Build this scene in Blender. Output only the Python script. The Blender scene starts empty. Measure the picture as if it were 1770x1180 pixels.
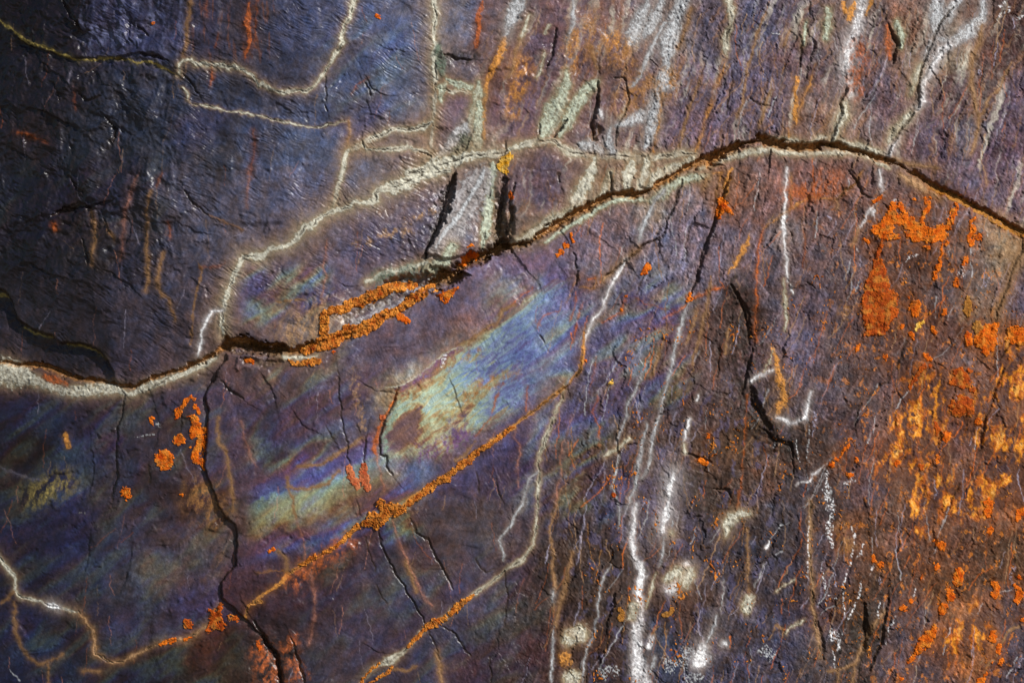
import bpy, math, random
import numpy as np

# ---------------------------------------------------------------- camera, sky, sun, exposure
scene = bpy.context.scene
COL = scene.collection
PW, PH = 1770.0, 1180.0            # traced area of the cliff, in millimetres (1 mm of rock per traced unit)
ZC = 1.55                          # height of the middle of the view above the ground
DIST = 3.0                         # camera to cliff
cam_d = bpy.data.cameras.new('camera')
cam = bpy.data.objects.new('camera', cam_d); COL.objects.link(cam)
cam.location = (0, -DIST, ZC); cam.rotation_euler = (math.radians(90), 0, 0)
cam_d.sensor_width = 36.0; cam_d.lens = 36.0 * DIST / (PW * 0.001)
cam_d.clip_end = 500.0
scene.camera = cam

SUN = np.array((0.74, -0.62, 0.66)); SUN = SUN / np.linalg.norm(SUN)   # direction towards the sun: high and from the right
world = bpy.data.worlds.new('World'); scene.world = world; world.use_nodes = True
wn = world.node_tree.nodes; wl = world.node_tree.links
sky = wn.new('ShaderNodeTexSky'); sky.sky_type = 'NISHITA'; sky.sun_disc = False
sky.sun_elevation = math.asin(SUN[2]); sky.sun_rotation = math.atan2(SUN[0], SUN[1])
wn['Background'].inputs['Strength'].default_value = 0.055
wl.new(sky.outputs[0], wn['Background'].inputs['Color'])
sun_d = bpy.data.lights.new('sun', 'SUN'); sun_d.energy = 5.0; sun_d.angle = math.radians(0.5); sun_d.color = (1.0, 0.965, 0.92)
sun_o = bpy.data.objects.new('sun', sun_d); COL.objects.link(sun_o); sun_o.location = (4, -4, 6)
import mathutils
sun_o.rotation_euler = mathutils.Vector(SUN).to_track_quat('Z', 'Y').to_euler()
vs = scene.view_settings
vs.view_transform = 'Standard'; vs.look = 'None'; vs.exposure = 0.08; vs.gamma = 1.0

# ---------------------------------------------------------------- noise
_tabs = {}
def perlin(x, y, seed):
    if seed not in _tabs:
        r = np.random.RandomState(seed)
        a = r.rand(256, 256).astype(np.float32) * 2 * np.pi
        _tabs[seed] = (np.cos(a), np.sin(a))
    gx, gy = _tabs[seed]
    x = np.asarray(x, np.float32); y = np.asarray(y, np.float32)
    xi = np.floor(x).astype(np.int32); yi = np.floor(y).astype(np.int32)
    fx = x - xi; fy = y - yi
    x0 = xi & 255; x1 = (xi + 1) & 255; y0 = yi & 255; y1 = (yi + 1) & 255
    u = fx * fx * fx * (fx * (fx * 6 - 15) + 10); v = fy * fy * fy * (fy * (fy * 6 - 15) + 10)
    n00 = gx[y0, x0] * fx + gy[y0, x0] * fy
    n10 = gx[y0, x1] * (fx - 1) + gy[y0, x1] * fy
    n01 = gx[y1, x0] * fx + gy[y1, x0] * (fy - 1)
    n11 = gx[y1, x1] * (fx - 1) + gy[y1, x1] * (fy - 1)
    a = n00 + u * (n10 - n00); b = n01 + u * (n11 - n01)
    return (a + v * (b - a)) * 1.45
def fbm(x, y, seed, octs=4, gain=0.5):
    s = 0; a = 1.0; t = 0
    for k in range(octs):
        s = s + a * perlin(x * 2 ** k, y * 2 ** k, seed + k); t += a; a *= gain
    return s / t * 1.4
def rot(x, y, deg):
    c, s = math.cos(math.radians(deg)), math.sin(math.radians(deg))
    return x * c + y * s, -x * s + y * c
def sstep(a, b, x):
    t = np.clip((x - a) / (b - a), 0, 1); return t * t * (3 - 2 * t)
def voronoi(x, y, seed):
    r = np.random.RandomState(seed); jx = r.rand(128, 128); jy = r.rand(128, 128); idv = r.rand(128, 128)
    xi = np.floor(x).astype(int); yi = np.floor(y).astype(int)
    f1 = np.full(x.shape, 9.0); f2 = np.full(x.shape, 9.0); cid = np.zeros(x.shape)
    for dy in (-1, 0, 1):
        for dx in (-1, 0, 1):
            cx = xi + dx; cy = yi + dy
            d = np.hypot(cx + jx[cy & 127, cx & 127] - x, cy + jy[cy & 127, cx & 127] - y)
            m = d < f1
            f2 = np.where(m, f1, np.minimum(f2, d)); cid = np.where(m, idv[cy & 127, cx & 127], cid); f1 = np.where(m, d, f1)
    return f1, f2, cid
def lin(c):
    c = np.asarray(c, float) / 255.0
    return np.where(c <= 0.04045, c / 12.92, ((c + 0.055) / 1.055) ** 2.4)

# ---------------------------------------------------------------- traced lines: "@rc" picks the survey square, then x,y[,width]
TX = (0, 440, 880, 1320); TY = (0, 295, 590, 880); TS = 450.0 / 1770.0
def trace(s, w=None):
    out = []; r = c = 0
    for tok in s.split():
        if tok[0] == '@': r, c = int(tok[1]), int(tok[2]); continue
        v = [float(q) for q in tok.split(',')]
        out.append((TX[c] + v[0] * TS, TY[r] + v[1] * TS, v[2] if len(v) > 2 else w))
    return out
# ---------------------------------------------------------------- survey of the rock: colours of the bare stone, part of the left side's dimness painted in (x, y, sRGB)
STONE = """40,40,35,30,36 120,40,40,38,48 200,50,58,60,85 280,60,60,60,84 350,50,62,56,72 430,50,66,58,66 500,60,66,68,90 560,30,70,74,98
660,60,75,82,108 700,150,80,88,108 600,170,72,76,96 470,110,62,60,74 400,150,60,62,78 300,160,56,58,72 200,180,52,56,68 120,150,46,44,52
40,150,40,38,46 60,230,48,42,46 150,230,50,54,64 250,250,54,58,70 350,230,62,60,82 370,260,62,60,68 450,230,70,72,90 520,260,74,80,100
640,220,80,80,104 30,320,40,42,52 100,350,40,36,46 170,340,48,45,58 220,310,54,52,66 250,370,60,58,66 330,330,74,70,82 420,360,82,78,92
520,320,86,84,102 620,290,88,88,102 50,430,38,38,48 150,430,46,44,48 250,450,56,54,66 330,450,74,70,82 380,400,80,76,88 120,520,50,48,56
230,540,66,64,76 300,520,70,68,80 330,570,78,72,80 60,570,56,52,58 130,600,52,48,54
480,480,82,76,94 450,500,66,66,110 540,510,70,60,90 600,440,88,80,98 560,420,92,80,88 700,360,94,84,96 650,430,84,76,94 500,560,104,92,90
450,570,90,80,84 540,560,120,112,100 720,420,86,78,90 800,370,120,116,118 840,350,110,100,100 940,330,92,80,92 900,390,110,98,86 1010,300,100,86,88 1030,330,120,116,104
790,50,100,106,124 850,60,100,86,88 800,100,100,94,100 880,120,104,78,72 780,200,100,86,104 900,200,100,84,98 950,100,92,78,90 1000,60,108,88,92
1050,50,112,92,88 1000,150,96,78,84 1060,120,104,84,80 1100,180,104,84,90 1150,60,110,104,112 1250,80,88,86,108 1200,150,96,88,108 1300,50,80,82,110
1280,150,84,80,108 1200,220,98,86,108 1330,180,92,84,104 1380,100,92,78,92 1390,200,102,84,84 1440,60,94,84,96 1500,150,96,86,102 1510,60,92,82,96
1480,220,104,92,98 1560,60,110,84,72 1580,100,108,92,88 1560,190,100,84,98 1640,80,120,110,96 1660,180,92,76,84 1640,240,88,74,94 1700,60,84,58,54
1750,60,70,50,52 1700,150,88,72,72 1750,180,88,76,98 1720,260,88,70,90 1680,230,90,90,104 1760,320,104,88,104 1700,320,92,80,100
40,700,50,46,70 20,760,48,38,42 80,790,46,36,38 100,720,50,60,90 150,720,64,58,78 170,760,70,54,90 130,790,58,76,104 100,830,50,60,110
180,820,76,78,88 60,850,54,48,60 240,720,76,70,78 300,760,76,66,74 280,860,72,62,70 350,870,94,66,40 240,920,84,78,84 180,950,68,72,88
120,930,52,54,92 60,920,50,48,72 40,990,44,46,72 150,1000,60,64,92 220,1020,80,80,90 280,980,102,94,92 330,1000,88,76,84 360,960,100,90,80
340,1030,76,72,110 280,1080,78,70,84 210,1090,74,72,92 60,1070,46,50,84 70,1130,46,66,90 130,1080,56,50,64 60,1170,44,48,80 200,1150,44,40,54
300,1150,52,44,44 400,1140,62,50,44 350,1110,84,52,36
420,650,104,86,92 460,640,108,98,92 500,660,100,88,88 520,710,88,70,82 560,640,104,94,92 600,700,88,76,82 460,730,80,70,82 480,780,74,62,72
390,720,86,78,100 400,790,84,72,90 440,830,90,72,84 560,780,82,70,78 640,620,92,82,92 660,600,90,80,94 720,600,92,82,94 620,740,80,80,100
640,760,84,80,92 520,820,66,70,140 560,815,70,72,128 480,840,72,94,124 600,800,86,92,110 520,860,116,108,88 580,850,104,106,94 470,890,108,100,88
550,880,130,102,64 440,900,108,86,72 600,890,90,72,90 530,910,96,92,92 480,930,66,78,124 540,920,70,88,128 560,930,66,66,104 620,840,96,92,80
640,870,72,66,86 450,960,96,78,96 430,1000,92,70,84 420,1020,90,60,60 480,970,84,64,78
700,690,150,140,104 730,670,132,146,138 715,715,90,68,76 705,735,96,72,70 695,770,72,60,92 740,700,132,138,118 760,720,120,110,84 780,660,118,138,146
760,640,132,126,112 800,640,92,118,150 830,620,86,112,160 880,590,84,110,150 920,560,88,108,150 950,530,96,108,142 850,660,132,124,96 830,690,128,134,110
800,720,128,124,96 780,760,100,84,90 750,780,98,84,84 670,760,128,120,96 690,800,96,110,124 720,810,76,104,140 700,840,92,94,98 790,735,84,80,120
840,730,104,92,100 880,680,96,110,140 900,640,90,104,146 930,610,92,104,150 950,660,112,110,110 900,720,86,84,118 870,750,80,74,110 820,570,128,100,96
860,560,108,96,112 800,590,124,104,84 840,600,126,126,108
760,540,96,88,104 840,500,104,92,110 920,470,108,92,112 880,520,102,96,120 800,520,92,84,100 1000,450,102,94,110 1040,400,112,100,112 1080,370,112,98,104
1120,350,128,126,124 1180,350,112,104,116 1110,420,108,104,122 960,490,96,92,130 970,520,86,90,140 1000,500,104,84,84 930,540,84,94,140 1150,450,100,100,124
1120,490,106,108,122 1200,400,108,100,120 1240,420,100,92,110 1220,470,104,96,114 1280,340,112,86,76 1240,330,110,90,84 1290,420,102,92,108 1330,360,110,90,96
1060,530,92,104,116 1090,560,88,88,130 1060,560,84,80,110 1140,540,88,80,110 1040,600,82,84,124 1000,720,78,78,120 1060,640,76,80,130 1080,680,74,70,104
1010,660,90,92,118 1180,560,86,66,64
780,830,76,70,104 860,780,70,68,100 900,800,66,54,88 870,830,68,58,80 780,880,84,74,76 840,900,88,80,82 700,920,76,64,66 740,960,82,66,66
800,960,84,76,80 620,960,78,62,68 560,980,78,60,62 560,1030,68,56,70 640,1010,76,70,84 640,1060,74,70,92 700,1060,68,62,82 680,1010,76,80,88
500,1080,74,60,66 480,1030,80,56,66 580,1130,84,76,86 540,1160,72,64,70 470,1140,72,62,60 840,940,88,80,86 900,880,84,74,84
760,1130,66,66,84 820,1040,74,72,96 860,1080,82,84,84 850,1120,76,62,60 900,1000,78,64,72 920,1060,76,72,72 920,1120,76,52,52 800,1170,74,56,70 880,1160,72,52,56
1000,800,82,68,64 1050,760,82,72,66 1100,780,82,66,62 1150,700,84,70,68 1200,650,92,76,78 1250,600,84,66,62 1280,550,76,58,54 1240,700,88,74,76
1280,760,82,64,48 1320,620,94,80,92 1000,880,78,66,64 1100,850,76,70,100 1160,820,96,96,122 1200,800,84,68,58 1250,850,82,68,62 1000,960,76,64,62
1060,960,80,68,64 1080,900,74,74,104 1180,920,84,78,96 1250,960,84,80,92 1300,940,66,66,82 1040,1050,80,70,68 1030,1120,72,58,60 1180,1040,84,66,62
1130,1120,66,76,100 1160,1150,64,72,98 1250,1080,86,82,94 1300,1080,80,78,96 1290,1160,76,76,100 960,1000,74,64,60 970,1080,76,60,62
1380,330,112,86,86 1430,330,110,84,80 1440,400,100,82,86 1350,400,112,104,110 1400,450,92,78,86 1480,400,96,80,84 1450,480,84,74,84 1350,480,92,84,96
1400,540,92,82,98 1380,600,94,88,112 1450,600,86,76,84 1420,680,84,76,90 1480,680,84,70,72 1350,700,84,76,84 1370,760,78,68,68 1340,800,92,70,60
1420,780,76,64,62 1480,760,78,68,80 1600,470,84,66,62 1560,480,88,66,60 1640,500,84,76,84 1700,450,98,90,92 1740,440,130,120,100 1700,520,100,88,84
1760,500,82,74,98 1560,600,86,66,64 1620,580,86,64,62 1560,680,88,74,84 1600,720,130,92,58 1580,690,120,86,60 1540,780,130,84,50 1590,780,124,92,62
1550,730,112,88,84 1640,700,110,80,72 1620,800,110,80,62 1660,760,100,76,80 1700,700,110,78,60 1750,640,140,92,50 1760,720,140,94,54 1720,620,112,80,56
1690,640,100,84,88 1740,780,130,92,60 1700,800,110,80,58 1740,840,116,80,52 1680,850,120,76,40 1600,850,116,82,56 1640,860,120,76,36 1560,860,92,74,64
1500,840,84,72,84 1420,850,74,66,70 1380,860,80,76,88 1400,950,76,70,84 1350,950,74,72,84 1460,930,92,66,54 1500,930,96,72,56 1440,1000,80,68,78
1360,1020,76,72,86 1360,1100,70,74,104 1400,1060,78,66,80 1420,1130,82,76,82 1480,1030,90,66,48 1530,1000,84,68,60 1560,920,96,72,66 1590,900,112,82,60
1600,960,92,68,56 1660,960,90,66,56 1720,960,88,66,48 1500,1080,66,58,52 1560,1060,80,70,78 1560,1120,84,78,92 1640,1000,96,72,52 1680,1120,150,104,56
1640,1120,140,92,50 1690,1080,150,106,64 1610,1150,86,74,82 1740,1060,70,62,72 1760,1120,70,66,84 1740,1160,74,66,80"""

# colours of minerals, stains and painted recess shade, as reflectances
PAL = dict(cream=(.345, .34, .295), white=(.53, .535, .545), wgrey=(.31, .32, .33), ggreen=(.29, .315, .265), tan=(.26, .175, .105), gold=(.34, .18, .055),
           rust=(.27, .095, .035), pink=(.33, .17, .12), orange=(.42, .13, .022), lilac=(.25, .235, .29), olive=(.22, .18, .07), dgreen=(.10, .125, .10),
           indigo=(.065, .055, .115), blue=(.075, .10, .19), purple=(.12, .06, .15), teal=(.18, .24, .20), brown=(.23, .13, .055), ash=(.27, .265, .27), dark=(.03, .025, .022), sky=(.13, .175, .25), khaki=(.21, .175, .10), plum=(.085, .05, .055), mint=(.20, .245, .20))

# G vein with a hairline in it, V vein, D dotted crust, S stain (also shade painted into the dark upper-middle recess):  kind colour half-width halo : trace        (K crack: half-width depth)
LINES = """
V olive 3.4 4 : @00 0,140 60,185 110,225 160,270 210,295 300,320 380,360 460,385 540,415 640,400 760,395 860,405 930,425 1030,425 1110,460 1180,500 1215,510
G cream 4 6 : @00 1215,510 1225,450 1260,415 1310,412 1335,440 1450,445 1560,460 1600,455 1650,480 1700,505 1770,575 @01 60,580 120,615 200,630 280,620 340,630 400,590 450,530 500,450 550,370 600,290 590,240 630,150 660,80 675,0 680,-60
V tan 1.8 0 : @00 1215,510 1220,600 1210,680 1180,780 1150,880 1115,960 1105,1080 1095,1180 @10 1090,20 1070,110 1075,230 1075,330
V tan 2.5 3 : @00 1300,0 1290,90 1270,200 1275,270 1250,380
V lilac 2.5 3 : @00 1490,0 1500,80 1495,180 1500,240
V cream 3 3 : @00 1240,600 1275,630 1280,680
G cream 2.2 2 : @00 1300,705 1400,720 1480,735 1540,765 1620,765 1700,780 1770,785 @01 60,790 120,815 200,830 300,850 400,865 480,855 560,835 640,815
V tan 2.5 5 : @01 640,815 640,900 632,1020
V rust 2 4 : @00 1410,0 1400,60 1415,110
V orange 3 3 : @00 1440,450 1445,530 1435,590
V rust 4.5 8 : @00 1700,30 1680,150 1700,280 1670,400
V rust 2 3 : @00 1760,0 1740,150 1735,300
V rust 2 2 : @01 20,0 10,150 10,330
V rust 4 6 : @00 1720,880 1725,1000 1720,1100 1700,1180
V orange 2.5 4 : @00 120,905 200,920 260,945 320,970
V rust 2 3 : @00 505,590 510,680 515,760
V lilac 3 4 : @00 480,470 480,560 500,600
V orange 2 2 : @00 1490,240 1470,320
G cream 5 17 : @01 1225,-60 1225,0 1230,100 1220,200 1225,320 1225,450 1230,600 1225,700 1215,820 1205,900 1200,1050
G cream 5.5 12 : @01 1205,825 1150,860 1080,880 1000,880 920,885 850,925 790,940 740,980 690,1005 640,1025
G cream 5.5 10 : @01 740,985 760,1015 860,1020 950,1015 1040,1000 1100,1020 1180,1045 1210,1070
V cream 4 8 : @01 640,1020 615,1080 595,1180 @11 580,70 555,170 530,250
G cream 4 6 : @01 1230,600 1300,615 1340,635 1380,615 1440,625 1510,640
V gold 7 10 : @01 1700,260 1670,380 1610,480 1580,560 1560,700 1550,850 1560,940
V wgrey 9 10 : @01 1770,70 1740,150 1710,230
V ggreen 9 8 : @01 1520,560 1520,650 1490,750 1460,900 1460,1020
V ggreen 10 6 : @01 1530,700 1520,850 1510,1000 1480,1040
V rust 4 8 : @01 1555,10 1530,100 1520,230 1500,330
V dgreen 9 4 : @01 1245,320 1265,430 1285,520
V ggreen 9 5 : @01 1300,570 1270,600 1265,680
V ggreen 9 5 : @01 1310,545 1400,580 1470,600
V wgrey 10 8 : @01 1250,1080 1330,1000 1410,900 1430,850
V dgreen 10 3 : @01 1320,1060 1390,1010 1430,950 1430,1020 1370,1060
G cream 7 20 : @01 1770,1010,8 1700,1035,9 1600,1050,8 1500,1055,10 1420,1070,11 1330,1100,12 1230,1120,12 1150,1150,8 1050,1180,9 @11 1330,0,6 1200,15,8 1120,40,11 1030,80,13 930,115,11 850,130,6 820,165,5 825,205,7 760,215,6 680,215,4 640,250,5 540,270,6 470,305,5 415,345,6 400,375,8 340,380,8 310,430,6 260,480,6 200,520,6 120,530,5 60,570,6 0,590,7 @10 1770,580,7 1650,585,6 1630,640,6 1590,720,6 1560,800,6 1535,880,6 1515,960,5 1510,1050,5 1520,1110,4
V white 4 6 : @10 1510,945 1440,955 1410,1010 1380,1080 1355,1180 @20 1350,60 1345,100
G cream 8 9 : @02 0,1015,8 100,985,7 200,965,8 290,960,8 340,990,9 400,1030,11 480,1045,12 600,1050,12 700,1055,11 760,1060,8 840,1075,8 930,1090,9 1000,1070,6 1100,1060,6 1170,1045,7 1270,1045,8
V wgrey 14 5 : @02 480,990 560,1000 620,1030
V wgrey 11 8 : @02 690,870 670,960 700,1030
G cream 12 8 : @02 840,1090 820,1180 @12 800,80 815,140
V cream 11 6 : @02 940,1090 930,1180 @12 890,110
V cream 8 6 : @02 1250,1070 1180,1120 1080,1140 @12 1000,40 950,110
G cream 13 10 : @02 580,1070,10 560,1180,12 @12 520,90,14 460,200,12 430,280,10
V cream 8 8 : @12 690,20 640,160 570,230
V cream 7 9 : @12 430,270,8 380,290,8 300,330,7 200,390,7 100,460,6 20,490,5
G ggreen 9 7 : @11 1620,-40 1610,40 1600,120 1590,250 1570,400 1550,520
V ash 24 8 : @11 1560,0,16 1540,60,20 1450,200,26 1400,300,28 1320,420,26 1250,540,22 1200,620,16
V wgrey 6 7 : @11 1560,0 1530,80 1440,220 1390,310 1290,430 1230,520
V ggreen 15 8 : @11 1350,520 1290,620 1230,660 1150,640
V cream 6 10 : @11 760,760 850,710 920,685 1000,670 1100,650 1170,620
S dgreen 12 6 : @11 870,740 960,730 1090,690 1190,720
S ash 14 6 : @11 520,1080 560,990 700,940 850,890 1000,830 1120,800
S ash 8 5 : @11 680,1030 800,980 900,930
S tan 22 20 : @11 450,990 400,1060 300,1090
V cream 9 10 : @20 -60,190,20 0,200,20 100,230,18 200,255,16 300,290,13 400,320,9 500,340,9 600,335,10 700,320,10 800,325,8 870,360,7 950,330,6 1050,285,6 1150,255,6 1300,195,6 1400,150,8 1470,110,8
V rust 9 6 : @20 300,230 380,270 450,290
V cream 5 6 : @21 200,105 300,112 430,100
V ggreen 5 5 : @12 240,490 400,380 560,290 700,210 800,190 900,200 960,210
V ggreen 11 8 : @12 960,210 1050,150 1150,70 1250,50 1350,40
V cream 6 7 : @02 1300,1150 1450,1080 1600,1040 1770,1020 @03 150,1035 330,1045 450,1040 600,1030 700,1060 740,1090
V cream 5 7 : @03 0,940 80,960 170,945 310,985 370,940 440,935
V cream 6 8 : @03 490,945 560,975 650,990 750,1030 830,1050
V tan 3 5 : @03 860,1070 1000,1120 1180,1140
V tan 5 9 : @13 930,30 1030,80 1100,135 1200,185
S tan 14 16 : @13 1500,330 1580,380 1650,430 1740,480
V white 8 15 : @03 675,-60 665,0 650,100 625,200 590,290 565,370 560,450 570,520 580,580 590,640 560,700
V cream 9 10 : @03 560,700 540,800 500,860 480,950
V wgrey 9 9 : @03 1330,0 1260,80 1180,200 1110,380 1050,570
V wgrey 12 9 : @03 1180,-30 1170,120 1160,220
V wgrey 12 10 : @03 1500,0 1490,120 1400,210 1280,300 1200,270
V white 7 8 : @03 1270,310 1200,350 1140,470 1075,580 1080,680 1025,760 945,850 885,960 850,1050
V cream 8 9 : @03 1060,450 1035,510 1000,640
V cream 7 8 : @03 1010,770 900,880 850,960
V tan 4 4 : @03 1480,170 1470,290 1420,380 1410,480 1415,590 1430,680 1460,790 1465,880 1440,970 1410,1045
V tan 2 2 : @03 1690,420 1640,520 1600,600 1540,660 1500,740 1470,790
V cream 1.8 0 : @03 1250,470 1230,550 1160,680
V cream 2.5 0 : @03 1380,420 1330,490
D white 4 0 : @03 60,218 110,238
D white 5 0 : @03 1590,110 1640,80
D white 5 0 : @03 1670,35 1665,85
D white 4 0 : @03 1610,45 1650,10
D white 5 0 : @03 1720,130 1770,100
D lilac 5 0 : @03 1460,490 1470,510
V tan 2 0 : @03 90,480 50,560 30,650 0,760
V tan 2 3 : @03 180,210 140,300
V gold 6 8 : @03 230,530 220,650 210,780 215,850
V gold 4 5 : @03 350,440 310,580 260,680 230,790
V ggreen 7 6 : @03 295,150 280,230 265,300
V ggreen 9 7 : @03 440,60 440,160 420,260
V gold 6 5 : @03 550,20 555,90
V gold 5 5 : @03 740,-10 700,100
V gold 6 6 : @03 620,20 580,130
V gold 3 3 : @03 160,880 165,935
S rust 10 10 : @03 650,330 640,480 630,600
V rust 8 5 : @03 840,180 850,300 860,410
V ggreen 8 6 : @03 905,150 935,250 930,330
V wgrey 12 8 : @02 80,-30 70,0 40,90 0,170
V cream 4 5 : @02 140,100 110,180 80,270
V tan 3 4 : @02 80,270 50,350 30,450 0,530
V wgrey 6 5 : @02 430,-30 440,70 430,170 400,280 390,380
V ggreen 16 8 : @02 390,480,6 390,580,10 350,680,16 310,760,18 260,860,18 220,930,10
V ggreen 10 6 : @02 600,560 540,600 500,650 440,740 400,830 340,930
V cream 3 2 : @02 270,170 250,220
V cream 5 4 : @02 245,360 225,430 210,500 185,530
V wgrey 16 8 : @02 940,0,7 900,130,14 850,240,18 820,310,6
V wgrey 10 6 : @02 1040,0 1000,120 960,180 930,240
V wgrey 14 8 : @02 1200,-40,12 1190,0,12 1120,150,15 1090,280,18 1070,400,10 1080,470,11 1050,560,14 990,660,14 940,740,12
V tan 4 4 : @02 1240,60 1200,200 1150,330
V wgrey 6 4 : @02 1060,150 1000,260 950,370 910,470 870,560 820,590
V cream 5 4 : @02 800,720 760,790 740,850
V wgrey 10 7 : @02 740,850 830,820 900,790 990,790
V wgrey 10 7 : @02 1010,640 990,780 970,900 920,1010
V gold 4 4 : @02 1040,660 1015,850 980,1030
G cream 7 6 : @02 1490,-30 1490,0 1510,60 1510,150 1470,280 1480,370
V gold 4 5 : @02 1480,400 1450,500 1400,590 1360,740 1320,860 1290,970 1270,1030
V tan 2.2 2 : @02 1740,90 1700,200 1660,310 1620,470 1600,600 1570,750 1550,800
V tan 3 3 : @02 1770,620 1740,720 1700,870
V tan 2.5 2 : @02 1300,530 1260,640 1220,740 1190,880 1150,1000
V tan 3 4 : @02 560,300 580,400 600,470
V white 7 7 : @02 605,755 625,785
S gold 9 8 : @02 100,440 60,600 20,750
S gold 10 8 : @02 420,420 440,300 480,250
S brown 9 8 : @02 850,640 900,600 960,560
S gold 14 12 : @02 690,270 740,310
S brown 8 8 : @02 560,90 540,200 560,330
S brown 8 8 : @02 700,420 780,400 830,470
S brown 14 12 : @02 780,700 830,660
S dark 20 18 : @12 1510,770 1590,950 1620,1180 @22 1620,200 1630,400 1700,560 1780,650
S dark 14 16 : @33 690,560 700,900 650,1100
S dark 12 14 : @33 520,960 640,1150
S dark 10 14 : @23 160,640 220,760 200,900
S dark 12 18 : @22 1180,900 1280,1000 1300,1150
S brown 12 10 : @02 1110,500 1080,620
V wgrey 5 5 : @12 1060,130,5 990,210,6 940,320,5 900,400,6 880,500,5
V tan 5 7 : @12 880,530 800,600 720,670 640,740
V white 3.2 5 : @12 800,600 740,690 700,770 660,860 640,930 580,1000 540,1080 510,1180
V white 3 2 : @12 790,630 720,740
V gold 7 6 : @12 1520,-20 1470,120 1450,200
V gold 4 5 : @12 1440,30 1420,130 1410,200
V tan 4 5 : @12 1350,50 1320,120
V gold 2 3 : @12 1390,10 1450,20
V white 1.8 0 : @12 1710,20 1680,150 1670,260
V orange 2.6 4 : @12 1740,370 1700,500 1690,640 1680,760 1690,900 1670,1000 1680,1170
V gold 6 5 : @12 1640,430 1600,540 1540,630 1490,700
V gold 3 4 : @12 470,720 430,780 400,900
V orange 2 2 : @12 460,820 440,960 410,1020
V orange 1.8 2 : @12 500,900 460,1040 430,1170
V orange 2 3 : @12 540,740 590,730
V gold 3 3 : @12 600,730 580,800 480,790
V orange 2.4 3 : @12 640,1030 720,990 770,950 790,860
S indigo 5 6 : @12 750,830 850,860 950,910 1050,930 1130,930
V rust 2 2 : @12 850,860 950,910 1050,945 1130,950
V orange 3 3 : @12 1230,830 1210,900 1150,950 1050,1000
V orange 3 3 : @12 1220,880 1330,830 1450,790
V orange 1.8 1 : @12 0,930 80,850 160,800
V orange 1.8 1 : @12 180,1080 240,980 340,950
V tan 1.6 1 : @12 1500,1060 1470,1180
V tan 3 3 : @12 1270,960 1240,1080 1200,1170
V tan 2.5 3 : @12 1370,760 1340,950 1290,1170
V wgrey 3.6 4 : @12 1215,900 1190,990 1150,1120 1130,1180 @22 1105,130 1090,230 1060,350 1030,430 1030,500 990,600 970,700 960,800 930,890 900,930
V wgrey 4 4 : @22 935,560 910,690 880,850 870,930 840,1040 780,1170
V wgrey 3 3 : @22 900,230 850,350 810,420 800,500 760,600 730,690
V lilac 4 4 : @22 910,20 870,100 850,180
V tan 2 2 : @22 1050,0 1000,130 960,250
V lilac 2.2 2 : @22 940,270 910,380 870,550
V wgrey 2.5 2 : @22 740,770 720,900 700,980 740,1100 755,1180 @32 745,130
V lilac 1.8 1 : @22 640,780 650,900 640,1030 620,1110
V tan 2 1 : @22 1290,0 1250,130 1235,230
V tan 3 2 : @22 1480,20 1465,90
V white 4.5 5 : @22 1225,530 1200,620 1190,680
V cream 4 4 : @22 1195,700 1195,750
V lilac 3 3 : @22 1130,490 1110,570
V white 4.5 20 : @22 1115,890,3 1105,930,6 1095,980,6 1080,1090,4 1070,1180,5 @32 1055,80,7 1045,150,7
V cream 5 4 : @22 820,660 760,710 690,750 640,785
V white 4 3 : @22 1290,365 1275,400
G cream 3 4 : @22 375,320 345,420 300,520,2.8 260,620,3.5 230,710,4.2 205,760,4.2 200,840,3.5 205,900,3.5 195,1050,2.8 185,1180,2.8 @32 185,120,2.8 160,230,3.5 120,310,2.8 80,350,9 0,395,2.8 @31 1700,420,2.8 1620,490,2.8 1540,540,2.8 1480,580,2.8 1400,640,2.8 1330,690,3.5 1300,730,4.2 1170,790,2.8 1110,860,2.8 1040,940,2.8 1000,980,9 930,1020,9 850,1050,3.5 790,1090,2.1 740,1150,2.1 720,1200,2.1
V wgrey 3.2 3 : @22 190,880 130,940 100,1030 95,1110 40,1180 @32 0,130 @31 1770,60 1720,130 1665,200 1690,290 1690,350
V pink 2.2 3 : @22 40,580 40,660 70,700 75,760 55,850 65,990
V pink 2.2 3 : @22 420,520 400,610 360,690 350,830 360,890 330,1010 310,1180
V rust 3 4 : @22 120,300 115,470
G gold 4.5 7 : @22 510,-60 505,60 495,140 470,220 400,290 340,340 280,380 200,440 130,500 60,550 0,600 @21 1770,570 1700,620 1600,690 1500,755 1400,850 1300,920 1200,975 1100,1050 1000,1120 @31 850,60 740,100 680,130 620,200 540,260 450,310 380,340 300,390 240,430 190,490 100,550 0,620 @30 1770,620 1690,640 1680,700 1670,750
V white 6 5 : @22 1640,270 1700,230 1770,200 @23 80,185
V orange 1.8 2 : @22 1620,360 1600,660 1590,800 1580,950 1560,1090 1540,1170
V rust 2 2 : @22 590,100 570,230 545,350
V orange 2 2 : @22 600,370 570,480 610,580 615,700
V gold 7 10 : @23 60,50 80,120 105,250 130,340 140,400 100,450 90,510
V cream 2.2 2 : @23 60,60 30,150 0,200
V white 5 6 : @23 90,515 140,530 180,560 230,545 280,520 295,440 320,350
D white 3.5 0 : @23 215,630 230,760 260,830
D wgrey 2.4 0 : @23 290,480 315,580 300,700 300,820 290,900 310,1180
D lilac 3.5 0 : @23 345,420 350,520 330,660
V white 3 2 : @23 225,970 300,950 330,910 430,830
D white 8 0 : @23 430,880,4 430,1000,6 450,1100,8 455,1180,8 @33 440,150,9 470,260,6
D white 10 0 : @23 615,880,4 590,940,11 545,975,7
V wgrey 2 0 : @23 730,610 700,690
V wgrey 2 0 : @23 400,1070 460,1020 440,960
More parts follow.
